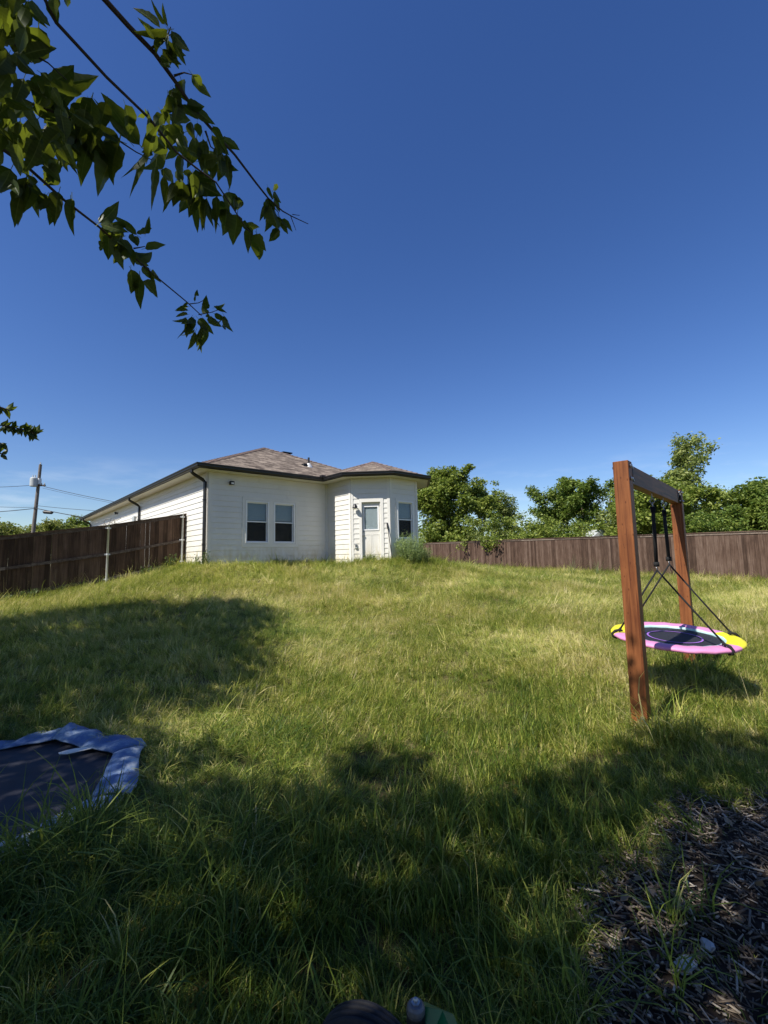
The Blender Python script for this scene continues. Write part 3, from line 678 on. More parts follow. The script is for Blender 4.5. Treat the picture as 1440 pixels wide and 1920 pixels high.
# ------------------------------------------------------------------ trampoline lying on the lawn
tcx, tcy, tr, tz = -2.95, 3.14, 1.30, .085
tramp = empty('trampoline', (tcx, tcy, h1(tcx, tcy)), 'round black trampoline with torn faded blue edge pads, low in the grass', 'trampoline')
tz += h1(tcx, tcy)
A8 = R(43)
def rp(a): return math.cos(R(22.5)) / math.cos((a - A8) % R(45) - R(22.5))
mb = MB().lathe([(.001, 0), (.5, -.012), (.9, -.004), (1.10, .006)], (0, 0, tz - .02), n=64)
mb.v = [(tcx + x * rp(math.atan2(y, x)), tcy + y * rp(math.atan2(y, x)), z) for x, y, z in mb.v]; mb.build('mat', M['tramp_mat'], tramp, True)
MB().tube([(tcx + 1.2 * rp(a) * math.cos(a), tcy + 1.2 * rp(a) * math.sin(a), tz - .03) for a in np.linspace(0, 2 * math.pi, 65)], .02, 8).build('frame', M['galv'], tramp, True)
for k in range(8):
    a = k * math.pi / 4 + A8; p = (tcx + 1.2 * math.cos(a), tcy + 1.2 * math.sin(a))
    MB().tube([(p[0], p[1], tz - .04), (p[0], p[1], h1(*p) - .02)], .018, 8).build('leg', M['galv'], tramp, True)
def bluepad():
    m, n, l, p, o = nodes('faded_blue_vinyl_pad')
    v = coords(n, l); t = noise(n, l, v, 5, 7, .7); t2 = noise(n, l, v, 1.7, 3)
    a = n.new('ShaderNodeMath'); a.operation = 'MULTIPLY_ADD'; a.inputs[1].default_value = .9; l.new(t2.outputs[0], a.inputs[0])
    k = n.new('ShaderNodeMath'); k.operation = 'MULTIPLY_ADD'; k.inputs[1].default_value = 1.0; k.inputs[2].default_value = -.47; l.new(t.outputs[0], k.inputs[0]); l.new(k.outputs[0], a.inputs[2])
    r = ramp(n, [(.30, (.045, .095, .25)), (.44, (.085, .15, .31)), (.53, (.24, .31, .42)), (.64, (.52, .56, .60))]); l.new(a.outputs[0], r.inputs[0])
    l.new(r.outputs[0], p.inputs['Base Color']); p.inputs['Roughness'].default_value = .5; bump(n, l, t.outputs[0], p, .3, .01); return m
M['bluepad'] = bluepad()
rr = random.Random(5)
for k in range(8):
    a0 = k * math.pi / 4 + A8 + rr.uniform(-.02, .03); a1 = A8 + (k + 1) * math.pi / 4 + rr.uniform(-.03, .03)
    lift = [.07, .04, .05, .03, .03, .02, .03, .04][k]; vs = []; nu, nv = 24, 6
    for i in range(nu + 1):
        t = i / nu; a = a0 + (a1 - a0) * t
        wr = .012 * math.sin(9 * t + k) + .008 * math.sin(21 * t + 2 * k)
        for j in range(nv + 1):
            q = j / nv; r = 1.03 + (.245 + .03 * math.sin(5 * t + k)) * q
            z = tz + .008 + .012 * math.sin(math.pi * min(1, q * 1.25)) + wr * (.5 + q) + .006 * math.sin(34 * t + 5 * q + k) * (.3 + q) + lift * (q ** 1.5) * (1 - .8 * t if k % 2 else .3 + .7 * t) - .05 * max(0, q - .75) * 2
            r *= rp(a); vs.append((tcx + r * math.cos(a), tcy + r * math.sin(a), z + .003 * k))
    fs = [(i * (nv + 1) + j, (i + 1) * (nv + 1) + j, (i + 1) * (nv + 1) + j + 1, i * (nv + 1) + j + 1) for i in range(nu) for j in range(nv)]
    o = MB().add(vs, fs).build('edge_pad', M['bluepad'], tramp, True); o.data.polygons.foreach_set('use_smooth', [True] * len(o.data.polygons))
    md = o.modifiers.new('t', 'SOLIDIFY'); md.thickness = .012; md.offset = -1
sc = at(147, 1404, 4.0); rs_ = ray(147, 1404); rs_ = CAM + rs_ * ((tz + .01 - 1.6) / rs_[2]); px_, py_ = rs_[0], rs_[1] - .03
mb = MB(); out = [(-.13, -.02), (-.10, -.05), (-.03, -.06), (.02, -.045), (.12, -.01), (.15, .03), (.05, .04), (-.04, .035), (-.09, .02)]
mb.add([(px_ + x, py_ + y, tz + .014 + .012 * math.sin(9 * x + 4 * y)) for x, y in out] + [(px_ + x, py_ + y, tz + .010 + .012 * math.sin(9 * x + 4 * y)) for x, y in out],
       [tuple(range(9)), tuple(range(9, 18))[::-1]] + [(i, (i + 1) % 9, (i + 1) % 9 + 9, i + 9) for i in range(9)])
tag(mb.build('paper_scrap', M['paper']), 'torn pale paper scrap lying on the black trampoline mat', 'litter')

# ------------------------------------------------------------------ front caster of a green mower, at the camera's feet
mw = empty('lawn_mower', (.06, 1.24, 0), 'green lawn mower caster wheel at the bottom edge of the view', 'lawn mower')
cw = Vector((-.085, 1.455, .165)); axw = Vector((.30, .95, .04)).normalized()
prof = []
for k in range(25):
    t = k / 24; hgt = (t - .5) * .105; rr_ = .158 - .030 * (abs(t - .5) * 2) ** 3 - (.007 if k % 4 == 0 else 0); prof.append((rr_, hgt))
prof = [(.075, -.05)] + prof + [(.075, .05)]
wh = MB().lathe(prof, cw, axw, 40).build('wheel', M['green_paint'], mw); wh.data.materials[0] = M['tyre']; wh.data.polygons.foreach_set('use_smooth', [True] * len(wh.data.polygons)); wh.name = 'tyre'
MB().lathe([(.001, -.03), (.03, -.045), (.076, -.045), (.078, 0), (.076, .045), (.03, .045), (.001, .03)], cw, axw, 24).build('rim', M['green_paint'], mw)
spx, spy = .052, 1.265
fk = MB()
for sg in (-1, 1):
    q = cw + axw * sg * .07
    fk.tube([q, q + Vector((.03, -.03, .10)), Vector((spx - .01, spy + .01, .305)) + axw * sg * .03], .014, 8)
fk.box((spx - .005, spy + .01, .31), (.08, .10, .018)); fk.build('fork', M['green_paint'], mw)
MB().lathe([(.0235, .32), (.0235, .474), (.022, .478), (.001, .478)], (spx, spy, 0), n=24).build('spindle_tube', M['black_plastic'], mw)
M['zinc'] = simple('dull_zinc_cap', (.13, .13, .145), .45, .2, 60, metal=.5)
cp_ = MB().lathe([(.0225, .474), (.0235, .482), (.022, .490), (.017, .496), (.010, .498)], (spx, spy, 0), n=24).build('spindle_cap', M['zinc'], mw)
MB().lathe([(.0115, .486), (.0115, .500), (.006, .501), (.006, .505), (.004, .508), (.0005, .508)], (spx, spy, 0), n=6).build('bolt', M['steel'], cp_)
arm = MB(); arm.tube([(spx + .015, spy + .02, .455), (spx + .07, spy - .005, .46), (.22, .95, .44), (.22, .55, .44)], .026, 4, phase=.6); arm.build('frame_arm', M['green_paint'], mw)
MB().tube([(.22, .55, .44), (.10, .40, .44), (-.35, .38, .44)], .042, 4, phase=.6).build('frame_bar', M['green_paint'], mw)

# ------------------------------------------------------------------ leaves, crowns, trees
def leaf_cloud(C, size, asp, seed, droop=.35, fold=True):
    """folded leaves at the points C; returns V, F, per-face tint"""
    g = np.random.default_rng(seed); n = len(C)
    az = g.uniform(0, 2 * np.pi, n); el = g.normal(-droop, .5, n)
    ax = np.stack([np.cos(az) * np.cos(el), np.sin(az) * np.cos(el), np.sin(el)], 1)
    up = g.normal(0, .6, (n, 3)) + np.array([0, 0, 1.0]); sd = np.cross(ax, up); sd /= np.linalg.norm(sd, axis=1)[:, None] + 1e-9
    nn = np.cross(sd, ax); L = size * g.uniform(.6, 1.25, n)[:, None]; W = L * asp * .5
    if fold:
        P0, P3 = C, C + ax * L; m1 = C + ax * L * .42
        a = m1 + sd * W + nn * W * .35; b = m1 - sd * W + nn * W * .35
        V = np.stack([P0, a, P3, b], 1).reshape(-1, 3); i = np.arange(n)[:, None] * 4
        F = np.concatenate([i + np.array([[0, 1, 2]]), i + np.array([[0, 2, 3]])], 0)
        t = g.uniform(0, 1, n); return V, F, np.concatenate([t, t])
    a = C + ax * L * .45 + sd * W; b = C + ax * L * .45 - sd * W
    V = np.stack([C, a, C + ax * L, b], 1).reshape(-1, 3); F = np.arange(n)[:, None] * 4 + np.array([[0, 1, 2, 3]])
    return V, F, g.uniform(0, 1, n)
TREE_STOPS = {'deep': [(0, (.060, .110, .018)), (.5, (.145, .215, .038)), (1, (.27, .32, .066))],
              'mid': [(0, (.090, .140, .023)), (.5, (.205, .265, .044)), (1, (.34, .37, .078))],
              'pale': [(0, (.15, .20, .055)), (.5, (.26, .315, .09)), (1, (.40, .42, .14))],
              'olive': [(0, (.10, .13, .026)), (.5, (.21, .23, .05)), (1, (.33, .32, .09))]}
for k, s in TREE_STOPS.items(): M['leaf_' + k] = foliage('foliage_' + k, s, trans=.4, tcol=(.22, .31, .04))
def branchy(mb, p, d, L, r, depth, tips, rr, spread=.6, up=.25):
    pts = [Vector(p)]; d = Vector(d).normalized(); n = 4
    for i in range(n):
        d = (d + Vector((rr.gauss(0, .14), rr.gauss(0, .14), rr.gauss(0, .08) + up * .12))).normalized(); pts.append(pts[-1] + d * L / n)
        if depth <= 2 and i >= 1: tips.append((pts[-1].copy(), depth))
    mb.tube(pts, [r * (1 - .55 * i / n) for i in range(n + 1)], 6 if depth > 1 else 4, cap=False)
    if depth == 0: tips.append((pts[-1].copy(), 0)); return
    for k in range(3 if depth > 1 else 3):
        q = pts[rr.choice([2, 3, 4])]; a = rr.uniform(0, 2 * math.pi)
        s = Vector((math.cos(a), math.sin(a), rr.uniform(-.2, .6))); nd = (d * (1 - spread) + s * spread).normalized()
        branchy(mb, q, nd, L * rr.uniform(.55, .78), r * .5, depth - 1, tips, rr, spread, up)
def tree(name, label, x, y, hgt, width, trunk_h, stops, leaf, n_leaf, seed, fill=0, clump=.5, density=1.0, r0=.12, squash=1.0, cat='tree', group=None, low=0.0, shift=(0, 0), taper=0.0):
    rr = random.Random(seed); g = np.random.default_rng(seed); z = h1(x, y)
    t = empty(name, (x, y, z), label, cat, group); mb = MB(); tips = []
    base = Vector((x, y, z - .1)); fork = base + Vector((rr.uniform(-.15, .15), rr.uniform(-.15, .15), trunk_h + .1))
    mb.tube([base, base.lerp(fork, .5) + Vector((rr.uniform(-.06, .06), 0, 0)), fork], [r0 * 1.25, r0, r0 * .85], 9)
    nl = 5
    for k in range(nl):
        a = 2 * math.pi * k / nl + rr.uniform(-.4, .4); lean = rr.uniform(.25, 1.0) * width / max(.1, hgt - trunk_h)
        d = Vector((math.cos(a) * lean + shift[0], math.sin(a) * lean + shift[1], 1 if k else 1.4)).normalized()
        branchy(mb, fork, d, (hgt - trunk_h) * rr.uniform(.42, .58), r0 * .6, 2, tips, rr)
    # leaves in clumps round the twigs, pulled into the crown's height and width
    T = np.array([p for p, _ in tips]); c0 = np.array([x, y, 0])
    zmx = T[:, 2].max(); sc_z = (hgt - clump * .7 + z - (z + trunk_h)) / (zmx - z - trunk_h)
    rmax = np.percentile(np.hypot(T[:, 0] - x, T[:, 1] - y), 92); sxy = (width / 2 - clump * .5) / rmax
    T2 = T.copy(); T2[:, 0] = x + (T[:, 0] - x) * min(sxy, 1.6); T2[:, 1] = y + (T[:, 1] - y) * min(sxy, 1.6); T2[:, 2] = z + trunk_h + (T[:, 2] - z - trunk_h) * sc_z
    if taper:
        q_ = 1 - taper * np.clip((T2[:, 2] - z - trunk_h) / (hgt - trunk_h), 0, 1); T2[:, 0] = x + (T2[:, 0] - x) * q_; T2[:, 1] = y + (T2[:, 1] - y) * q_
    kx = min(sxy, 1.6) * .9 * (1 - taper * .6); zf = z + trunk_h
    mb.v = [(x + (a - x) * kx, y + (b - y) * kx, zf + (c - zf) * sc_z * .93) if c > zf + .02 else (a, b, c) for a, b, c in mb.v]
    mb.build('trunk', M['bark'], t)
    if low:
        m = int(len(T2) * low); add = np.stack([x + g.normal(0, width * .27, m), y + g.normal(0, width * .22, m), z + g.uniform(.9, trunk_h + 1.6, m)], 1); T2 = np.concatenate([T2, add])
    if fill:             # inner clumps close the crown; its outline stays lumpy
        zz = g.uniform(0, 1, fill); ang = g.uniform(0, 6.283, fill); rad = np.sqrt(g.uniform(0, 1, fill)) * (width / 2 - clump * .55)
        prof_ = np.sqrt(np.clip(1 - ((zz - .30) / .74) ** 2, 0, 1)) * (1 + .22 * np.sin(3 * ang + seed) * np.sin(5 * zz + seed))
        add = np.stack([x + rad * prof_ * np.cos(ang), y + rad * prof_ * np.sin(ang) * .8, z + 1.1 + (hgt - clump * .7 - 1.1) * zz], 1); T2 = np.concatenate([T2, add])
    idx = g.integers(0, len(T2), n_leaf); cr_ = g.uniform(.55, 1.25, len(T2))
    off = g.normal(0, 1, (n_leaf, 3)); off /= np.linalg.norm(off, axis=1)[:, None]; off *= (g.uniform(0, 1, n_leaf) ** .5)[:, None] * clump * cr_[idx][:, None]; off[:, 2] *= .75
    C = T2[idx] + off; C = C[C[:, 2] > z + .05]
    V, F, ti = leaf_cloud(C, leaf, .62, seed + 1, .2)
    o = link('crown', npmesh('crown', V, F, M['leaf_' + stops], False, {'tint': ('FACE', ti)}), t, True)
    return t
def px_tree(name, label, xpx, Y, top_px, wpx, trunk_h, stops, leaf, n, seed, **k):
    leaf *= .92; n = int(n * 2.2)
    p = at(xpx, top_px, Y); z = h1(p[0], Y); return tree(name, label, p[0], Y, (p[2] - z) * 1.0 + .12, wpx * Y / F_PX * 1.06, trunk_h, stops, leaf, n, seed, **k)
G = 'trees and bushes beyond the right fence'
px_tree('tree', 'dense dark green tree right beside the house corner, beyond the fence', 832, 39.5, 872, 112, 1.6, 'mid', .28, 17000, 11, fill=80, clump=.7, r0=.18, low=.3, group=G)
px_tree('tree', 'open crowned tree with pale trunk leaning right, second from the house', 900, 41, 884, 105, 2.2, 'mid', .26, 4200, 12, fill=14, clump=.55, r0=.14, group=G, shift=(.25, 0))
px_tree('sapling_tree', 'thin grey-green sapling showing sky through its leaves, left of the wide tree', 948, 43, 920, 66, 1.6, 'pale', .22, 2400, 13, fill=10, clump=.5, r0=.07, group=G)
px_tree('tree', 'wide rounded tree halfway along the right fence, left of the swing', 1068, 36, 897, 150, 1.4, 'deep', .24, 12000, 14, fill=55, clump=.6, r0=.16, low=.18, group=G)
px_tree('bush', 'low yellow-green bush spilling over the fence top, between the trees', 985, 31.5, 958, 175, .5, 'mid', .2, 8000, 15, fill=30, clump=.5, r0=.05, low=.7, cat='bush', group=G)
px_tree('bush', 'small leafy bush under the open crowned tree, beyond the fence', 885, 38.5, 976, 90, .5, 'mid', .2, 1800, 16, clump=.4, r0=.04, low=.8, cat='bush', group=G)
px_tree('bush', 'pale thin bush just left of the front swing post, beyond fence', 1148, 33, 948, 62, .8, 'pale', .2, 2600, 17, fill=14, clump=.45, r0=.05, low=.5, cat='bush', group=G)
px_tree('tall_tree', 'tallest pale tree rising above the swing beam', 1287, 33, 812, 120, 2.6, 'pale', .24, 3600, 18, fill=10, taper=.6, clump=.55, r0=.16, group=G)
px_tree('tree', 'broad bright green tree behind the swing frame', 1245, 27, 895, 190, 1.2, 'mid', .22, 15000, 19, fill=90, clump=.6, r0=.13, low=.35, group=G)
px_tree('tree', 'rounded dense tree at the right edge of the view', 1410, 27, 898, 165, 1.2, 'deep', .22, 15000, 20, fill=90, clump=.62, r0=.14, low=.35, group=G)
px_tree('bush', 'dark leafy bush hanging over the fence, right of the back post', 1340, 22.6, 950, 130, .9, 'deep', .17, 8000, 21, fill=30, clump=.4, r0=.05, low=.6, cat='bush', group=G)
px_tree('tree', 'tree at the far right whose few twigs cross the frame edge', 1555, 22, 850, 170, 1.5, 'deep', .2, 5200, 22, clump=.5, r0=.14, low=.2, group=G)
px_tree('bush', 'round leafy bush at the fence between the wide tree and the front swing post', 1112, 31, 972, 110, .5, 'mid', .2, 3600, 23, fill=22, clump=.5, r0=.05, low=.7, cat='bush', group=G)
px_tree('bush', 'low bush filling the gap under the thin sapling', 938, 36, 975, 90, .5, 'pale', .2, 2800, 24, fill=20, clump=.5, r0=.05, low=.7, cat='bush', group=G)
GL = 'tree tops behind the left fence'
px_tree('tree', 'olive tree top above the left fence, left of the utility pole', -5, 31, 974, 130, 1.5, 'olive', .22, 9000, 31, fill=50, clump=.55, r0=.12, low=.3, group=GL)
px_tree('tree', 'olive tree top between the utility pole and the house gutter', 110, 46, 973, 115, 2, 'olive', .3, 8000, 32, fill=50, clump=.7, r0=.14, low=.3, group=GL)
px_tree('tree', 'small green tree top touching the far gutter end', 150, 49, 967, 60, 2, 'mid', .3, 4000, 33, fill=25, clump=.6, r0=.12, low=.3, group=GL)
# bare dead trunk and a grey shed roof among the trees
p = at(1146, 935, 34); sn = empty('dead_trunk', (p[0], 34, h1(p[0], 34)), 'bare grey dead trunk standing close left of the front swing post', 'tree trunk')
MB().tube([(p[0], 34, h1(p[0], 34) - .1), (p[0] + .05, 34, p[2] - 1.2), (p[0] - .12, 34, p[2])], [.16, .13, .06], 8).build('trunk', M['bark'], sn)
MB().tube([(p[0], 34, p[2] - 1.3), (p[0] + .5, 34.1, p[2] - .5)], [.06, .02], 6).build('limb', M['bark'], sn)
p = at(1108, 1001, 30); z = h1(p[0], 30); sh = empty('shed', (p[0], 30, z), 'grey shed roof peeking over the fence below the wide tree', 'shed')
rt = Matrix.Rotation(.3, 3, 'Z'); zr_ = p[2] + .22
MB().box((p[0], 30, (z + zr_ - .7) / 2), (1.9, 1.6, zr_ - .7 - z), rt).build('wall', M['grey_can'], sh)
MB().prism([(-1.05, -.75), (1.05, -.75), (1.05, -.70), (0, .02), (-1.05, -.70)], tuple(Vector((p[0], 30, zr_)) + rt @ Vector((0, -.95, 0))), tuple(Vector((p[0], 30, zr_)) + rt @ Vector((0, .95, 0))), tuple(rt @ Vector((1, 0, 0))), (0, 0, 1)).build('roof', M['grey_can'], sh)

# ------------------------------------------------------------------ utility pole and wires
YP = 37.8; b_ = at(62, 1000, YP); t_ = at(76, 871, YP); gz = h1(b_[0], YP)
dirp = (t_ - b_) / np.linalg.norm(t_ - b_); base_ = b_ - dirp * ((b_[2] - gz) / dirp[2]) 
pole = empty('utility_pole', tuple(base_), 'leaning grey wooden utility pole with transformer behind the left fence', 'utility pole')
MB().tube([base_ - dirp * .5, t_], [.17, .11], 12).build('pole', M['pole'], pole)
cP = at(66, 904, YP - .42)
can = MB().lathe([(.001, .40), (.12, .40), (.25, .34), (.27, .30), (.27, -.33), (.24, -.36), (.001, -.36)], (cP[0] - .12, YP - .42, cP[2]), n=18).build('transformer', M['grey_can'], pole)
for dx in (-.1, .1): MB().lathe([(.03, .38), (.05, .42), (.03, .46), (.05, .5), (.03, .54), (.04, .58), (.001, .6)], (cP[0] - .12 + dx, YP - .42, cP[2]), n=10).build('bushing', M['grey_can'], can)
MB().box((cP[0] + .2, YP - .2, cP[2] + .1), (.1, .3, .5)).build('bracket', M['galv'], pole)
q = at(80, 911, YP); MB().box((q[0], YP - .2, q[2]), (.75, .10, .12)).build('arm', M['pole'], pole)
for dx in (-.3, 0.05, .3): MB().lathe([(.02, 0), (.05, .05), (.03, .09), (.05, .13), (.001, .17)], (q[0] + dx, YP - .2, q[2] + .06), n=10).build('insulator', M['grey_can'], pole)
MB().lathe([(.02, 0), (.06, .05), (.03, .1), (.05, .16), (.001, .2)], tuple(t_), n=10).build('insulator', M['grey_can'], pole)
WG = 'power lines at the utility pole'
for (a, b, lab, r) in (((-90, 913, 40), (70, 909, YP), 'upper black wire running left from the transformer', .02), ((82, 912, YP - .2), (300, 955, 34), 'upper black wire dropping right from the pole arm to the house', .02),
        ((80, 915, YP - .2), (300, 958, 36), 'thin wire just under the upper wire, right of the pole', .012),
        ((-90, 944, 40), (68, 951, YP - .2), 'middle black wire running left from the pole', .018), ((68, 948, YP - .2), (300, 962, 33), 'middle black wire running right towards the gutter', .018),
        ((-90, 962, 40), (67, 953, YP - .2), 'lowest thick black cable left of the pole', .03), ((67, 953, YP - .2), (300, 990, 32), 'lowest thick black cable right of the pole carrying a box', .03)):
    a3, b3 = at(*a), at(*b); sag = .12
    tag(MB().tube([a3 + (b3 - a3) * t - np.array((0, 0, sag * 4 * t * (1 - t))) for t in np.linspace(0, 1, 14)], r, 5).build('power_line', M['wire']), lab, 'wire', WG)
q = at(90, 960, YP - .9); mb = MB().tube([q + np.array((-.45, .05, .03)), q + np.array((-.3, 0, 0)), q + np.array((.3, 0, -.06)), q + np.array((.45, -.05, -.06))], [.04, .13, .13, .04], 10)
tag(mb.build('splice_box', M['black_plastic']), 'black splice box hanging on the lowest cable right of the pole', 'cable box')

# ------------------------------------------------------------------ overhanging tree (upper left)
M['leaf_near'] = foliage('broad_leaf', [(0, (.012, .028, .009)), (.5, (.022, .045, .012)), (1, (.042, .074, .018))], trans=.30, tcol=(.42, .50, .03), rough=.45, spec=.28)
def leafmat_random():
    m = M['leaf_near']; n = m.node_tree.nodes; l = m.node_tree.links
    a = [k for k in n if k.type == 'ATTRIBUTE'][0]; oi = n.new('ShaderNodeObjectInfo'); r = [k for k in n if k.type == 'VALTORGB'][0]
    l.new(oi.outputs['Random'], r.inputs[0]); n.remove(a)
leafmat_random()
def leaf_veins():
    m = M['leaf_near']; n = m.node_tree.nodes; l = m.node_tree.links; p = n['Principled BSDF']; r = [k for k in n if k.type == 'VALTORGB'][0]
    a = n.new('ShaderNodeAttribute'); a.attribute_name = 'rib'; t = n.new('ShaderNodeTexCoord'); nz = n.new('ShaderNodeTexNoise'); nz.inputs['Scale'].default_value = 5; l.new(t.outputs['Object'], nz.inputs['Vector'])
    w = n.new('ShaderNodeTexWave'); w.inputs['Scale'].default_value = 2.6; w.inputs['Distortion'].default_value = 1.5; w.bands_direction = 'Y'; l.new(t.outputs['Object'], w.inputs['Vector'])
    v = n.new('ShaderNodeMath'); v.operation = 'MULTIPLY_ADD'; v.inputs[1].default_value = .16; l.new(w.outputs['Fac'], v.inputs[0]); l.new(a.outputs['Fac'], v.inputs[2])
    mx = n.new('ShaderNodeMix'); mx.data_type = 'RGBA'; mx.inputs['B'].default_value = (.16, .20, .06, 1); l.new(v.outputs[0], mx.inputs['Factor']); l.new(r.outputs[0], mx.inputs['A'])
    m2 = n.new('ShaderNodeMix'); m2.data_type = 'RGBA'; m2.blend_type = 'MULTIPLY'; m2.inputs['Factor'].default_value = 1; rr2 = ramp(n, [(.3, (.7, .7, .7)), (.7, (1.3, 1.25, 1.1))]); l.new(nz.outputs[0], rr2.inputs[0])
    l.new(mx.outputs['Result'], m2.inputs['A']); l.new(rr2.outputs[0], m2.inputs['B']); l.new(m2.outputs['Result'], p.inputs['Base Color'])
leaf_veins()
def leaf_mesh(ratio, curl, seed):
    rr = random.Random(seed); n = 10; vs, fs, rib = [], [], []; tw = rr.uniform(-.9, .9); bend = rr.uniform(-.12, .12); fold = rr.uniform(.15, .6); cols = (-1, -.55, -.09, 0, .09, .55, 1)
    for i in range(n + 1):
        t = i / n; w = ratio * .5 * 2.72 * t ** .52 * (1 - t) ** 1.08 if 0 < i < n else 0.0
        zc = -curl * t * t; x = bend * math.sin(2.6 * t); a = tw * (t - .2)
        for c in cols:
            e = 1 + (rr.uniform(-.10, .10) if abs(c) == 1 else 0); px, pz = c * w * e, abs(c) * w * fold + (rr.uniform(-.012, .012) if abs(c) == 1 and w else 0)
            vs.append((x + px * math.cos(a) - pz * math.sin(a), t, zc + px * math.sin(a) + pz * math.cos(a))); rib.append(1.0 if c == 0 else .0)
    for i in range(n):
        for k in range(6): fs.append((i * 7 + k, i * 7 + k + 1, (i + 1) * 7 + k + 1, (i + 1) * 7 + k))
    k = len(vs); vs += [(-.010, -.18, .03), (.010, -.18, .03), (-.010, .02, 0), (.010, .02, 0)]; fs.append((k, k + 1, k + 3, k + 2)); rib += [1.0] * 4
    me = bpy.data.meshes.new('leaf'); me.from_pydata(vs, [], fs); me.materials.append(M['leaf_near'])
    ra = me.attributes.new('rib', 'FLOAT', 'POINT'); ra.data.foreach_set('value', rib)
    me.polygons.foreach_set('use_smooth', [True] * len(me.polygons)); return me
LM = {r: [leaf_mesh(r, c, i + int(r * 100)) for i, c in enumerate((-.05, .06, .12, .18, .25, .34))] for r in (.3, .45, .62)}
near_tree = empty('overhanging_tree', (-3.1, -1.5, h1(-3.1, -1.5)), 'broad-leaved tree whose leafy branches hang into the upper left', 'tree')
rl = random.Random(9)
LEAVES = []
def put_leaf(x0, y0, x1, y1, w, dep, roll=None):
    b = Vector(far(x0, y0, dep)); L = math.hypot(x1 - x0, y1 - y0); tip = Vector(far(x1, y1, dep + rl.uniform(-.035, .035)))
    ax = tip - b; ln = ax.length; ax.normalize(); ratio = w / max(L, 1)
    key = min(LM, key=lambda k: abs(k - min(.62, max(ratio * 1.2, .3))))
    view = (b - Vector(CAM)).normalized(); side = ax.cross(view).normalized()
    c = min(1, ratio / key); an = math.acos(c) * rl.choice((-1, 1)) if roll is None else roll
    side = side * math.cos(an) + ax.cross(side) * math.sin(an); nn = side.cross(ax)
    if rl.random() < .5: side, nn = -side, -nn
    m = Matrix((side, ax, nn)).transposed().to_4x4(); m.translation = b
    LEAVES.append((L, rl.choice(LM[key]), m @ Matrix.Diagonal((ln, ln, ln, 1))))
DA, DB, DC = 1.75, 1.6, 1.5
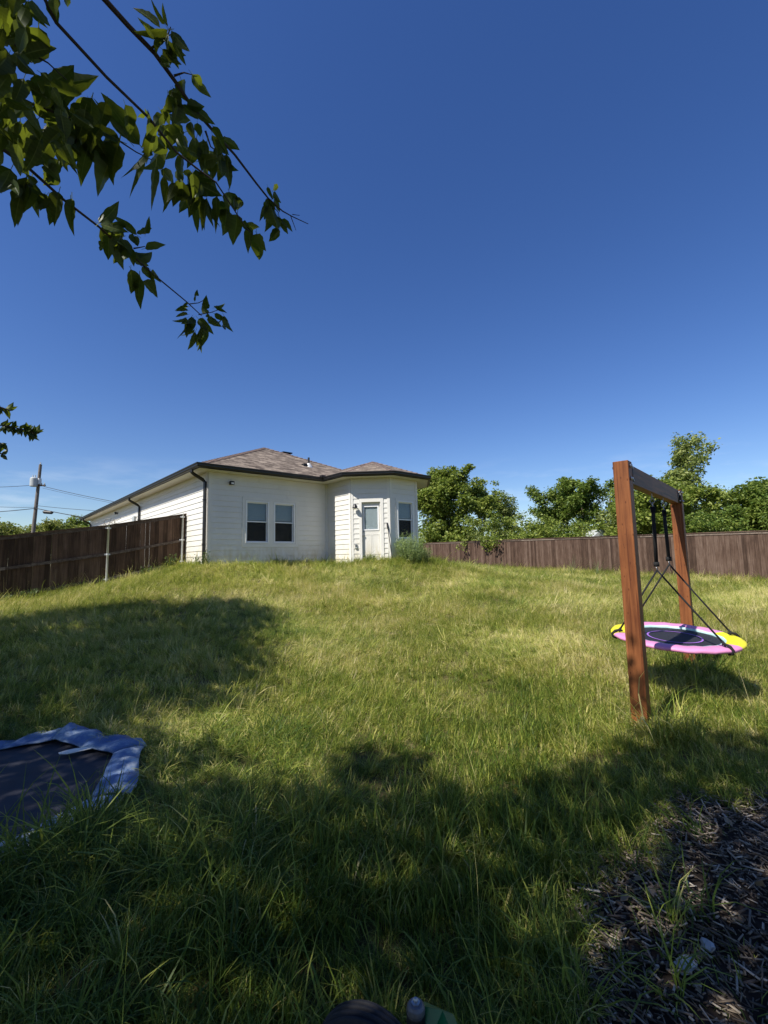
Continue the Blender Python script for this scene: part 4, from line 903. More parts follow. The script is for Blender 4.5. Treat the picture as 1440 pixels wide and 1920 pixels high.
LV = [ # base x, y, tip x, y, width, depth
 (95, 0, 107, 50, 30, DB), (120, -8, 130, 20, 12, DB), (72, 52, 62, 128, 50, DC), (40, 30, 20, 95, 48, DC), (15, 10, 40, 75, 42, DC), (60, 0, 90, 60, 22, DC), (45, 10, 66, 17, 14, DB),
 (100, 150, 178, 148, 34, DB), (128, 158, 120, 205, 30, DB), (85, 152, 112, 220, 30, DB), (262, 272, 186, 174, 44, DB), (240, 262, 178, 178, 22, DB), (170, 262, 154, 352, 28, DB), (222, 268, 181, 369, 44, DB), (205, 262, 215, 325, 40, DB),
 (268, 292, 249, 376, 15, DB), (288, 285, 274, 204, 26, DB), (280, 285, 268, 270, 14, DB), (150, 240, 128, 322, 34, DB), (120, 230, 98, 300, 36, DC), (140, 215, 165, 285, 30, DC), (160, 205, 150, 262, 34, DC),
 (20, 318, 0, 384, 24, DC), (50, 332, 32, 430, 28, DC), (52, 345, 25, 424, 22, DC), (68, 345, 52, 330, 14, DC), (60, 352, 82, 368, 18, DC), (88, 365, 66, 394, 22, DC), (110, 365, 94, 424, 24, DC), (135, 372, 131, 432, 16, DC), (28, 300, 56, 332, 24, DC), (12, 340, 8, 372, 16, DC), (35, 345, 44, 378, 26, DC),
 (85, 310, 112, 340, 24, DC), (100, 318, 78, 345, 20, DC), (110, 300, 90, 330, 20, DC),
 (300, 52, 247, 4, 16, DA), (295, 64, 259, 32, 15, DA), (310, 46, 277, -2, 12, DA), (325, 63, 352, 124, 20, DA), (316, 76, 324, 124, 24, DA), (304, 92, 340, 124, 18, DA), (318, 88, 336, 130, 20, DA), (296, 108, 322, 128, 14, DA), (310, 62, 318, 96, 12, DA),
 (360, 139, 392, 189, 20, DA), (340, 150, 354, 192, 26, DA), (334, 168, 312, 208, 22, DA), (356, 192, 399, 240, 22, DA), (342, 196, 372, 226, 18, DA), (300, 206, 322, 236, 18, DA), (282, 225, 268, 204, 10, DA), (334, 188, 326, 232, 24, DA), (322, 172, 338, 226, 26, DA),
 (416, 258, 445, 286, 22, DA), (400, 266, 430, 292, 16, DA), (424, 288, 428, 356, 18, DA), (396, 300, 402, 342, 20, DA), (412, 292, 420, 330, 18, DA), (392, 282, 404, 318, 22, DA), (408, 302, 430, 336, 16, DA),
 (292, 312, 290, 398, 18, DA), (306, 330, 306, 390, 15, DA), (320, 346, 318, 399, 12, DA), (340, 340, 335, 386, 24, DA), (352, 345, 358, 392, 20, DA), (374, 366, 388, 436, 18, DA), (388, 372, 394, 430, 14, DA), (406, 368, 398, 436, 16, DA), (424, 392, 416, 440, 40, DA), (445, 402, 434, 459, 32, DA), (430, 360, 442, 396, 20, DA), (440, 368, 448, 398, 18, DA),
 (470, 426, 462, 474, 18, DA), (482, 438, 486, 487, 22, DA), (455, 415, 470, 436, 14, DA), (502, 350, 509, 376, 9, DA), (500, 384, 489, 412, 9, DA), (508, 384, 512, 436, 28, DA), (504, 392, 498, 440, 18, DA), (522, 406, 534, 443, 14, DA), (522, 430, 504, 457, 14, DA), (528, 415, 540, 440, 12, DA), (514, 372, 524, 398, 10, DA),
 (188, 420, 242, 438, 18, DC), (205, 424, 199, 488, 22, DC), (225, 440, 230, 508, 28, DC), (256, 440, 209, 400, 18, DC), (236, 424, 208, 418, 12, DC), (273, 438, 285, 409, 10, DC), (256, 438, 280, 424, 7, DC), (272, 466, 306, 453, 12, DC), (262, 484, 285, 470, 22, DC), (249, 438, 255, 462, 12, DC), (245, 505, 246, 552, 24, DC), (262, 520, 265, 582, 18, DC), (280, 508, 291, 546, 10, DC), (266, 500, 288, 524, 18, DC), (196, 455, 188, 468, 8, DC), (200, 440, 238, 448, 14, DC), (215, 450, 248, 470, 18, DC), (240, 466, 256, 500, 18, DC), (232, 455, 226, 490, 20, DC), (252, 478, 276, 500, 16, DC), (255, 530, 244, 545, 10, DC),
 (353, 575, 328, 577, 5, DC), (353, 582, 328, 583, 5, DC), (352, 590, 326, 592, 5, DC), (352, 600, 341, 606, 9, DC), (352, 612, 334, 638, 5, DC), (366, 622, 351, 656, 10, DC), (376, 626, 373, 658, 8, DC), (386, 612, 376, 656, 12, DC), (372, 598, 396, 628, 16, DC), (385, 580, 388, 554, 11, DC), (393, 596, 401, 604, 10, DC), (402, 588, 428, 604, 12, DC), (420, 592, 432, 624, 12, DC), (404, 576, 426, 588, 8, DC), (352, 605, 356, 630, 12, DC), (362, 600, 350, 632, 14, DC), (380, 600, 385, 632, 14, DC), (416, 612, 424, 612, 5, DC), (365, 565, 368, 552, 4, DC)]
for q in LV: put_leaf(*q)
for q in LV:            # most leaves have a neighbour on the same spur
    if rl.random() < .8:
        a = rl.gauss(0, .45); dx, dy = (q[2] - q[0]) * rl.uniform(.6, .95), (q[3] - q[1]) * rl.uniform(.6, .95)
        x, y = q[0] + rl.gauss(0, 7), q[1] + rl.gauss(0, 6)
        put_leaf(x, y, x + dx * math.cos(a) - dy * math.sin(a), y + dx * math.sin(a) + dy * math.cos(a), q[4] * rl.uniform(.7, 1.1), q[5] + rl.uniform(-.05, .05))
for k in range(46):     # dense middle clump
    x = rl.uniform(285, 400); y = rl.uniform(215, 350) + (x - 340) * .35
    a = rl.gauss(math.pi / 2, .75); L = rl.uniform(24, 60); put_leaf(x, y, x + L * math.cos(a), y + L * math.sin(a), rl.uniform(12, 26), DA + rl.uniform(-.1, .1))
for k in range(190):    # dense mass at the frame's left edge
    x = rl.uniform(-70, 125); y = rl.uniform(-50, 275)
    if x > 55 and y < 125: continue
    a = rl.gauss(math.pi / 2, .75); L = rl.uniform(30, 72); put_leaf(x, y, x + L * math.cos(a), y + L * math.sin(a), rl.uniform(14, 32), DC + rl.uniform(-.15, .15))
for k in range(24):
    x = rl.uniform(110, 235); y = rl.uniform(180, 262); a = rl.gauss(math.pi / 2, .4); L = rl.uniform(46, 72)
    put_leaf(x, y, x + L * math.cos(a), y + L * math.sin(a), rl.uniform(20, 36), DB + rl.uniform(-.1, .1))
LEAVES.sort(key=lambda k: -k[0])
for L, me, m in LEAVES[:298]:
    o = bpy.data.objects.new('leaf', me); COL.objects.link(o); o.parent = near_tree; o.matrix_local = Matrix.Translation(-near_tree.location) @ m
rest = MB()
for L, me, m in LEAVES[298:]: rest.add([m @ v.co for v in me.vertices], [tuple(p.vertices) for p in me.polygons])
o = rest.build('small_leaves', M['leaf_near'], near_tree, True); tag(o, kind='stuff')
trunk_top = Vector((-2.9, -1.2, 2.9))
def twig(pts, dep, r0, r1, root=None):
    P = [Vector(far(x, y, dep)) for x, y in pts]
    if root is not None: P = [Vector(root), Vector(root).lerp(P[0], .5) + Vector((0, 0, .18))] + P
    n = len(P); MB().tube(P, [r0 + (r1 - r0) * (i / (n - 1)) ** .8 for i in range(n)], 7).build('branch', M['twig'], near_tree)
twig([(170, -30), (240, 48), (290, 100), (330, 155), (360, 200), (400, 246), (440, 290), (480, 343), (503, 372), (530, 396), (548, 406), (578, 420)], DA, .0085, .0011, trunk_top)
twig([(545, 405), (555, 432)], DA, .0014, .0008); twig([(548, 402), (562, 404)], DA, .0012, .0008)
twig([(70, -30), (105, 42), (200, 145), (280, 222), (330, 285), (372, 318), (405, 342), (430, 380), (462, 428), (474, 440)], DB, .0055, .0012, trunk_top)
twig([(-30, 255), (50, 312), (120, 375), (185, 425), (260, 490), (292, 518), (350, 566), (378, 592)], DC, .0052, .0012, trunk_top)
twig([(-30, 150), (60, 195), (140, 225), (220, 262), (255, 285), (285, 300)], DB, .004, .001)
twig([(-20, 60), (40, 90), (90, 118), (125, 150)], DC, .003, .001); twig([(285, 90), (300, 78), (316, 62), (320, 50)], DA, .003, .001); twig([(300, 78), (312, 68), (325, 63)], DA, .002, .001)
twig([(326, 142), (345, 136), (360, 140)], DA, .003, .001); twig([(385, 245), (395, 275), (415, 290)], DA, .003, .001); twig([(355, 570), (372, 568), (388, 560)], DC, .0015, .0008); twig([(372, 590), (395, 586), (412, 580)], DC, .0015, .0008); twig([(250, 466), (262, 464), (272, 462)], DC, .002, .001)
twig([(500, 372), (502, 384), (508, 392)], DA, .0015, .001); twig([(505, 380), (522, 398), (524, 410)], DA, .0015, .001)
# trunk and limbs stand outside the view, behind the photographer's left shoulder
def inpoly(x, y, poly):
    r = np.zeros(len(x), bool); n = len(poly)
    for i in range(n):
        (x0, y0), (x1, y1) = poly[i], poly[(i + 1) % n]
        c = ((y0 > y) != (y1 > y)) & (x < (x1 - x0) * (y - y0) / (y1 - y0 + 1e-12) + x0); r ^= c
    return r
COT = 1 / math.tan(SUN_EL)
def shade_points(poly, n, hlo, hhi, box, holes=(), seed=0):
    """crown points whose shadow falls in the shaded part of the lawn"""
    g = np.random.default_rng(seed); out = []
    X = g.uniform(box[0], box[1], n); Y = g.uniform(box[2], box[3], n); Z = H(X, Y)
    x, y, d = proj(np.stack([X, Y, Z], 1)); ok = inpoly(x, y, poly) & (d > .1)
    for hx, hy, ra, rb in holes: ok &= ((x - hx) / ra) ** 2 + ((y - hy) / rb) ** 2 > 1
    X, Y, Z = X[ok], Y[ok], Z[ok]
    for _ in range(6):
        hh = g.uniform(hlo, hhi, len(X)); P = np.stack([X + SUN_H[0] * hh * COT, Y + SUN_H[1] * hh * COT, Z + hh], 1)
        x, y, d = proj(P); vis = (d > -.4) & (x > -140) & (x < 1580) & (y > -190) & (y < 2100)
        vis |= np.linalg.norm(P - CAM, axis=1) < 1.3
        out.append(P[~vis]); X, Y, Z = X[vis], Y[vis], Z[vis]
        if not len(X): break
    return np.concatenate(out)
SHADE_NEAR = [(-900, 1345), (0, 1352), (120, 1345), (230, 1345), (320, 1385), (430, 1420), (500, 1482), (600, 1490), (640, 1432), (700, 1405), (830, 1440), (885, 1500), (960, 1492), (1040, 1465), (1120, 1450), (1185, 1405), (1240, 1375), (1330, 1392), (1440, 1385), (1700, 1400), (2200, 2400), (0, 3800), (-2500, 3000)]
HOLES = [(1085, 1735, 55, 70), (1210, 1560, 60, 30), (1270, 1600, 30, 20), (1210, 1850, 40, 35), (1420, 1890, 50, 40), (860, 1452, 60, 22), (350, 1600, 45, 30), (215, 1480, 30, 16), (1390, 1500, 70, 18), (1020, 1600, 40, 25), (420, 1540, 40, 16), (960, 1530, 60, 20), (1180, 1640, 50, 22), (1300, 1705, 60, 22), (1130, 1810, 40, 30), (1250, 1890, 50, 24), (1385, 1790, 44, 30), (1335, 1555, 60, 16), (1420, 1650, 40, 20), (380, 1452, 60, 20), (300, 1425, 40, 12), (560, 1532, 40, 17), (810, 1502, 40, 13), (1010, 1545, 40, 15), (640, 1600, 26, 13), (900, 1620, 30, 15), (470, 1600, 30, 16), (200, 1560, 40, 16), (700, 1470, 30, 10), (760, 1640, 26, 14)]
def clear_ray(C, P, r):
    w = C - P; t = np.maximum(w @ np.array(S3), 0); return C[np.linalg.norm(w - t[:, None] * np.array(S3), axis=1) > r]
Cn = shade_points(SHADE_NEAR, 60000, 3.6, 8.0, (-4.5, 6.5, -2.0, 6.2), HOLES, 1)
gq = np.random.default_rng(8); n_ = 26000; X_ = gq.uniform(-4.5, 6.5, n_); Y_ = gq.uniform(-6.5, 1.2, n_); hq = gq.uniform(3.2, 8.5, n_)  # extra unseen crown leaves overhead and behind, added to block sky light
Pq = np.stack([X_ + SUN_H[0] * hq * COT, Y_ + SUN_H[1] * hq * COT, hq], 1); xq, yq, dq = proj(Pq)
Cn = np.concatenate([Cn, Pq[~((dq > -.4) & (xq > -140) & (xq < 1580) & (yq > -190)) & (np.linalg.norm(Pq - CAM, axis=1) > 1.5)]])
for (x, y, dd, r) in ((318, 215, DA, .16), (352, 205, DA, .10), (300, 262, DA, .12), (95, 175, DC, .10), (30, 160, DC, .12), (90, 318, DC, .10), (235, 240, DB, .10), (222, 418, DC, .07), (390, 300, DA, .10), (405, 590, DC, .05)):
    Cn = clear_ray(Cn, far(x, y, dd), r)
for (pz, nn_, sprd) in ((.52, 16, .05), (.70, 6, .05), (.30, 12, .05)):
    hh = rng.uniform(4.6, 5.6, nn_); dx = rng.normal(0, sprd, nn_)
    Cn = np.concatenate([Cn, np.stack([2.27 + dx * .66 + SUN_H[0] * hh * COT, 4.22 - dx * .75 + SUN_H[1] * hh * COT, pz + rng.normal(0, .05, nn_) + hh], 1)])
V, F, ti = leaf_cloud(Cn + rng.normal(0, .09, Cn.shape), .15, .6, 3, .3)
# the crown's leaves, with the added ones, all outside the frame
M['leaf_crown'] = foliage('crown_leaf', [(0, (.022, .045, .012)), (1, (.06, .10, .025))], trans=.3, tcol=(.2, .3, .03))
tag(link('crown', npmesh('crown', V, F, M['leaf_crown'], False, {'tint': ('FACE', ti)}), near_tree, True), kind='stuff')
def trunk_to(C, foot, top, r0, parent, nl, seed):
    rr = random.Random(seed); g = h1(*foot[:2]); mb = MB(); f = Vector((foot[0], foot[1], g - .1)); t = Vector(top)
    mb.tube([f, f.lerp(t, .3) + Vector((.05, .03, 0)), f.lerp(t, .7), t], [r0 * 1.4, r0 * 1.05, r0, r0 * .85], 12); mb.build('trunk', M['bark'], parent)
    for k in range(nl):
        q = Vector(C[rr.randrange(len(C))]); mm = t.lerp(q, .5) + Vector((0, 0, .35))
        x, y, d = proj(np.array([mm])); 
        if d[0] > 0 and -80 < x[0] < 1520 and -120 < y[0]: continue
        MB().tube([t - Vector((0, 0, .1)), t.lerp(mm, .5) + Vector((0, 0, .12)), mm, q], [r0 * .5, r0 * .36, r0 * .22, .01], 7).build('limb', M['bark'], parent)
trunk_to(Cn, (-3.1, -1.5), trunk_top, .17, near_tree, 16, 2)
# second tree, left of the view; it shades the left lawn
SHADE_LEFT = [(-1500, 1215), (0, 1168), (100, 1152), (200, 1140), (290, 1127), (330, 1138), (380, 1136), (410, 1126), (450, 1128), (480, 1140), (520, 1152), (505, 1182), (470, 1210), (500, 1240), (492, 1275), (440, 1290), (500, 1318), (420, 1330), (330, 1322), (250, 1350), (120, 1340), (0, 1350), (-1500, 1500)]
HL = [(440, 1298, 70, 15), (330, 1340, 60, 12), (150, 1325, 50, 9), (420, 1252, 40, 9), (60, 1318, 40, 9), (250, 1300, 46, 8), (480, 1190, 26, 8), (330, 1170, 34, 6), (150, 1180, 40, 6)]
Cl = shade_points(SHADE_LEFT, 90000, 3.5, 7.5, (-13, 1, 4, 15), HL, 2)
left_tree = empty('overhanging_tree', (-8.5, 3.0, h1(-8.5, 3.0)), 'tree outside the left edge with small leaf sprigs poking into view above the fence', 'tree')
V, F, ti = leaf_cloud(Cl + rng.normal(0, .17, Cl.shape), .19, .6, 5, .3)
tag(link('crown', npmesh('crown', V, F, M['leaf_crown'], False, {'tint': ('FACE', ti)}), left_tree, True), kind='stuff')
trunk_to(Cl, (-8.5, 3.0), (-8.6, 3.2, 3.6), .2, left_tree, 14, 4)
DT = 5.2
def sprig(pts, n, spread, seed):
    rr = random.Random(seed); P = [far(x, y, DT) for x, y in pts]
    MB().tube([(-8.4, 3.2, 3.9)] * (pts[0][0] < -50) + P, .006, 5).build('branch', M['twig'], left_tree)
    pa = np.array(pts, float)
    for k in range(n):
        t = rr.uniform(0, len(pts) - 1.001); i = int(t); q = pa[i] + (pa[i + 1] - pa[i]) * (t - i)
        a = rr.gauss(math.pi * .42, .6) if rr.random() < .75 else rr.gauss(-.6, .4); L = rr.uniform(11, 18)
        b = Vector(far(*q, DT)); tip = Vector(far(q[0] + L * math.cos(a), q[1] + L * math.sin(a), DT + rr.uniform(-.06, .06)))
        ax = tip - b; ln = ax.length; ax.normalize(); view = (b - Vector(CAM)).normalized(); side = ax.cross(view).normalized(); an = rr.uniform(-.9, .9)
        side = side * math.cos(an) + ax.cross(side) * math.sin(an); nn = side.cross(ax)
        o = bpy.data.objects.new('leaf', rr.choice(LM[.45])); COL.objects.link(o); o.parent = left_tree
        m = Matrix((side, ax, nn)).transposed().to_4x4(); m.translation = b
        o.matrix_local = Matrix.Translation(-left_tree.location) @ m @ Matrix.Diagonal((ln, ln, ln, 1))
sprig([(-60, 770), (-10, 796), (20, 800), (45, 806), (66, 812)], 75, 8, 1); sprig([(-60, 745), (-10, 760), (20, 770)], 14, 8, 2); sprig([(-70, 815), (-10, 826), (6, 834)], 14, 8, 3); sprig([(-70, 835), (-15, 846), (6, 852)], 12, 8, 4)

# ------------------------------------------------------------------ grass
def tuft(name, seed, n, hgt, spread, lean, width, mat, seg=4, flat=0):
    g = np.random.default_rng(seed); vs, fs = [], []
    for k in range(n):
        a = g.uniform(0, 2 * np.pi); r = spread * math.sqrt(g.uniform(0, 1)); bx, by = r * math.cos(a), r * math.sin(a)
        da = a + g.normal(0, .9); L = hgt * g.uniform(.45, 1.25); w = width * g.uniform(.6, 1.25); ln = lean * g.uniform(.3, 1.5)
        dx, dy = math.cos(da), math.sin(da); sx, sy = -dy, dx; p = np.array([bx, by, -.01]); th = g.uniform(0, .35) * (1 + flat); o = len(vs)
        for i in range(seg + 1):
            t = i / seg; ww = w * (1 - t ** 1.6) * .5 + .0002
            vs += [tuple(p + np.array([sx, sy, 0]) * ww), tuple(p - np.array([sx, sy, 0]) * ww)]
            th2 = th + ln * t; st = L / seg
            p = p + np.array([dx * math.sin(th2), dy * math.sin(th2), math.cos(th2)]) * st
        fs += [(o + 2 * i, o + 2 * i + 1, o + 2 * i + 3, o + 2 * i + 2) for i in range(seg)]
    me = bpy.data.meshes.new(name); me.from_pydata(vs, [], fs); me.materials.append(mat)
    bt = me.attributes.new('bt', 'FLOAT', 'FACE'); bt.data.foreach_set('value', np.repeat(g.normal(0, .20, n), seg).astype(np.float32)); return bpy.data.objects.new(name, me)
M['grass'] = foliage('lawn_grass', [(0, (.050, .095, .016)), (.14, (.105, .175, .028)), (.32, (.245, .315, .048)), (.52, (.44, .455, .092)), (.72, (.66, .58, .21)), (1, (.78, .67, .37))], inst=True, trans=.45, tcol=(.42, .46, .07), patch=1.3, rough=.45, spec=.3)
gc = bpy.data.collections.new('grass_tufts')
for i, (n, hh, sp_, le, w, fl_) in enumerate([(40, .13, .075, 1.7, .0052, 2.2), (40, .16, .075, 1.9, .0050, 2.2), (34, .20, .07, 1.7, .0054, 1.2), (22, .26, .05, 2.0, .0074, .9), (14, .36, .04, 2.3, .0092, .7), (42, .12, .10, 2.1, .0048, 3.5), (4, .46, .05, .8, .0030, .5), (11, .10, .05, 1.5, .022, 2.5)]):
    gc.objects.link(tuft('tuft_%d' % i, 100 + i, n, hh, sp_, le, w, M['grass'], 4, fl_))
def scatter(name, P, rot, scl, idx, tint, coll, label=None):
    me = bpy.data.meshes.new(name); me.vertices.add(len(P)); me.vertices.foreach_set('co', np.asarray(P, np.float32).ravel())
    for nm, ty, arr in (('rot', 'FLOAT_VECTOR', rot), ('scl', 'FLOAT', scl), ('idx', 'INT', idx), ('tint', 'FLOAT', tint)):
        a = me.attributes.new(nm, ty, 'POINT'); a.data.foreach_set('vector' if ty == 'FLOAT_VECTOR' else 'value', np.asarray(arr, np.int32 if ty == 'INT' else np.float32).ravel())
    o = link(name, me); ng = bpy.data.node_groups.new(name + '_nodes', 'GeometryNodeTree')
    ng.interface.new_socket('Geometry', in_out='INPUT', socket_type='NodeSocketGeometry'); ng.interface.new_socket('Geometry', in_out='OUTPUT', socket_type='NodeSocketGeometry')
    n, l = ng.nodes, ng.links; gi, go = n.new('NodeGroupInput'), n.new('NodeGroupOutput')
    ci = n.new('GeometryNodeCollectionInfo'); ci.inputs['Collection'].default_value = coll; ci.inputs['Separate Children'].default_value = True; ci.inputs['Reset Children'].default_value = True
    ip = n.new('GeometryNodeInstanceOnPoints'); ip.inputs['Pick Instance'].default_value = True
    def na(nm, ty):
        k = n.new('GeometryNodeInputNamedAttribute'); k.data_type = ty; k.inputs['Name'].default_value = nm; return k
    l.new(gi.outputs[0], ip.inputs['Points']); l.new(ci.outputs[0], ip.inputs['Instance'])
    l.new(na('idx', 'INT').outputs[0], ip.inputs['Instance Index']); l.new(na('rot', 'FLOAT_VECTOR').outputs[0], ip.inputs['Rotation']); l.new(na('scl', 'FLOAT').outputs[0], ip.inputs['Scale'])
    l.new(ip.outputs[0], go.inputs[0]); md = o.modifiers.new('scatter', 'NODES'); md.node_group = ng
    return tag(o, label, kind='stuff')
def yard_ok(X, Y):
    s = (X - A0[0]) * UU[0] + (Y - A0[1]) * UU[1]; w = (X - A0[0]) * VV[0] + (Y - A0[1]) * VV[1]
    ok = ~((s > -.04) & (s < 7.9) & (w > -.03)); ok &= ~((s > 4.5) & (s < 7.9) & (w > -2.52) & (s - 4.5 + w + 1.5 > -.0) & (w > -2.52) & ((w + 1.54) > -(s - 4.49)))
    ok &= (X - tcx) ** 2 + (Y - tcy) ** 2 > 1.16 ** 2; ok &= (X + .06) ** 2 / .09 + (Y - 1.28) ** 2 / .12 > 1
    sL = (X - pL[0]) * .655 + (Y - pL[1]) * -.755; inL = (sL > .06) | ((X - pL[0]) * dL[0] + (Y - pL[1]) * dL[1] < -.2); ok &= inL
    sR = (X - pR[0]) * -.8745 + (Y - pR[1]) * -.485; ok &= sR > .05
    return ok
GP, GS, GI, GT = [], [], [], []
gg = np.random.default_rng(21)
def ring(r0, r1, dens, scale, weights, amin=R(36), amax=R(144), tm=.52):
    area = (amax - amin) / 2 * (r1 ** 2 - r0 ** 2); n = int(area * dens)
    r = np.sqrt(gg.uniform(r0 ** 2, r1 ** 2, n)); a = gg.uniform(amin, amax, n); X, Y = r * np.cos(a), r * np.sin(a)
    me_ = mulch_edge(X, Y); ok = yard_ok(X, Y) & ((me_ < -.05) | (gg.uniform(0, 1, n) < .018 + .4 * np.exp(-np.maximum(me_, 0) / .09)))
    X, Y = X[ok], Y[ok]; n = len(X)
    GP.append(np.stack([X, Y, H(X, Y)], 1)); GS.append(scale * gg.uniform(.7, 1.3, n) * (.85 + .4 * np.clip(.5 + .6 * np.sin(2.3 * X + 1.7 * np.sin(1.1 * Y)) * np.sin(2.0 * Y + 1.4 * np.sin(1.9 * X + 1)), 0, 1)))
    pn = .5 + .5 * np.sin(1.1 * X + 2.0 * np.sin(.7 * Y)) * np.sin(.9 * Y + 1.3 * np.sin(.8 * X))
    w = np.array(weights, float); w /= w.sum(); GI.append(gg.choice(len(w), n, p=w)); GT.append(np.clip(gg.normal(tm, .18, n) + .10 * (pn - .5), 0, 1))
ring(.7, 3.2, 360, .92, [1.5, 1.5, 3, 2.5, 1.4, 1.2, .25, .25], R(20), R(160), .16)  # lush green near grass, its tint darkened further to deepen the shade
ring(3.2, 6, 280, .80, [3, 3, 2, .7, .15, 3, .2, .2], R(30), R(150), .37)
ring(6, 10, 190, .9, [3, 3, 1.5, .3, .06, 3.5, .2, .2]); ring(10, 17, 120, 1.05, [3, 3, 2, .7, .2, 3, .35, .15]); ring(17, 30, 45, 1.3, [3, 3, 2, 1, .3, 2], R(44), R(100))
def combed(P, amt):      # tufts lean together in drifts, as long grass does
    n = len(P); X, Y = P[:, 0], P[:, 1]
    ph = 1.1 + 1.5 * np.sin(.9 * X + 1.2 * np.sin(.8 * Y)) + 1.2 * np.sin(1.1 * Y + 1.6 * np.sin(.7 * X + 2)) + gg.normal(0, .5, n)
    ti_ = np.abs(gg.normal(amt, amt * .5, n)); ps = gg.uniform(0, 6.283, n)
    def rz(a): c, q, z, o = np.cos(a), np.sin(a), 0 * a, 0 * a + 1; return np.array([[c, -q, z], [q, c, z], [z, z, o]]).transpose(2, 0, 1)
    c, q, z, o = np.cos(ti_), np.sin(ti_), 0 * ti_, 0 * ti_ + 1; ry = np.array([[c, z, q], [z, o, z], [-q, z, c]]).transpose(2, 0, 1)
    Rm = rz(ph) @ ry @ rz(ps)
    return np.stack([np.arctan2(Rm[:, 2, 1], Rm[:, 2, 2]), np.arcsin(np.clip(-Rm[:, 2, 0], -1, 1)), np.arctan2(Rm[:, 1, 0], Rm[:, 0, 0])], 1)
n = 2600; X = gg.uniform(.4, 5, n); Y = gg.uniform(1.2, 3.8, n); k = np.abs(mulch_edge(X, Y) + .06) < .15; X, Y = X[k], Y[k]; n = len(X)   # dead grass along the mulch
GP.append(np.stack([X, Y, H(X, Y)], 1)); GS.append(gg.uniform(.45, .8, n)); GI.append(gg.choice([0, 1, 5], n)); GT.append(np.clip(gg.normal(.84, .1, n), 0, 1))
P = np.concatenate(GP); n = len(P); rot = combed(P, .42)
scatter('grass', P, rot, np.concatenate(GS), np.concatenate(GI), np.concatenate(GT), gc)
# taller unmown grass on the mound by the house, along the fences and round posts
TP = []
def patch(cx, cy, rx, ry, n): 
    q = gg.normal(0, 1, (n, 2)) * np.array([rx, ry]) + np.array([cx, cy]); q = q[yard_ok(q[:, 0], q[:, 1])]; TP.append(q)
for k in range(3): pass
def pxg(x, y):        # where the lawn lies under a pixel
    r = ray(x, y); t = .5
    for _ in range(4000):
        p = CAM + r * t
        if p[2] < h1(p[0], p[1]): break
        t += .02
    return p
for (x, y, rx, ry, n_) in ((840, 1062, .9, .7, 300), (760, 1062, 1.0, .4, 200), (660, 1058, .9, .35, 160), (560, 1062, 1.3, .4, 90), (480, 1064, 1.2, .3, 60), (900, 1066, 1.0, .6, 160), (1255, 1385, .2, .12, 26), (1310, 1262, .15, .12, 16), (350, 1060, .6, .4, 40)):
    c = pxg(x, y); patch(c[0], c[1], rx, ry, n_)
for s in np.arange(.2, 9, .22): q = pL + dL * s + np.array((.655, -.755)) * .2; patch(q[0], q[1], .16, .1, 4)
for s in np.arange(0, 24, .25): q = pR + dR * s + np.array((-.8745, -.485)) * .2; patch(q[0], q[1], .2, .15, 5)
for a in np.linspace(-2.6, -.22, 95): patch(tcx + 1.27 * math.cos(a), tcy + 1.27 * math.sin(a), .06, .06, 4)
T = np.concatenate(TP); n = len(T); TP3 = np.stack([T[:, 0], T[:, 1], H(T[:, 0], T[:, 1])], 1); rot = combed(TP3, .32)
scatter('tall_grass', TP3, rot, gg.uniform(1.0, 1.7, n), gg.choice([2, 3, 4], n, p=[.4, .4, .2]), np.clip(gg.normal(.34, .16, n), 0, 1), gc)

# ------------------------------------------------------------------ mulch chips and pale stones
n = 46000; X = gg.uniform(.4, 5.8, n); Y = gg.uniform(.2, 3.8, n); k = mulch_edge(X, Y) > -.12 * gg.uniform(0, 1, n) ** 2; X, Y = X[k], Y[k]; n = len(X)
L = gg.uniform(.010, .058, n) * gg.choice([.6, 1, 1.0, 1.9], n); W = gg.uniform(.0015, .0065, n); Tt = gg.uniform(.001, .003, n); az = gg.normal(2.5, .9, n); el = gg.normal(.08, .28, n)
ax = np.stack([np.cos(az) * np.cos(el), np.sin(az) * np.cos(el), np.sin(el)], 1); sd_ = np.stack([-np.sin(az), np.cos(az), gg.normal(0, .4, n)], 1); sd_ /= np.linalg.norm(sd_, axis=1)[:, None]; up_ = np.cross(ax, sd_)
C = np.stack([X, Y, H(X, Y) + .018 + gg.uniform(0, .028, n)], 1); vs = []
for e, tw in ((-1, .5), (1, .25)):
    for s_, u_ in ((-1, -1), (1, -1), (1, 1), (-1, 1)): vs.append(C + ax * (L * e / 2)[:, None] + sd_ * (W * s_ * (tw + .3))[:, None] + up_ * (Tt * u_)[:, None])
V = np.stack(vs, 1).reshape(-1, 3); base8 = np.arange(n)[:, None] * 8
F = np.concatenate([base8 + np.array([q]) for q in ((0, 3, 2, 1), (4, 5, 6, 7), (0, 1, 5, 4), (1, 2, 6, 5), (2, 3, 7, 6), (3, 0, 4, 7))], 0); ti = np.tile(gg.uniform(0, 1, n), 6)
m, nd, l, p, o = nodes('wood_mulch_chip'); a = nd.new('ShaderNodeAttribute'); a.attribute_name = 'tint'
r = ramp(nd, [(0, (.05, .036, .024)), (.45, (.135, .10, .070)), (.8, (.28, .225, .165)), (1, (.52, .45, .36))]); l.new(a.outputs['Fac'], r.inputs[0]); l.new(r.outputs[0], p.inputs['Base Color']); p.inputs['Roughness'].default_value = .85
tag(link('mulch_chips', npmesh('mulch_chips', V, F, m, False, {'tint': ('FACE', ti)})), kind='stuff')
q = gg.uniform(0, 1, (420, 2)) * np.array([5.2, 3.6]) + np.array([.4, .3]); q = q[mulch_edge(q[:, 0], q[:, 1]) > -.1]
Vl, Fl, tl_ = leaf_cloud(np.stack([q[:, 0], q[:, 1], H(q[:, 0], q[:, 1]) + .045], 1), .06, .55, 77, .0)
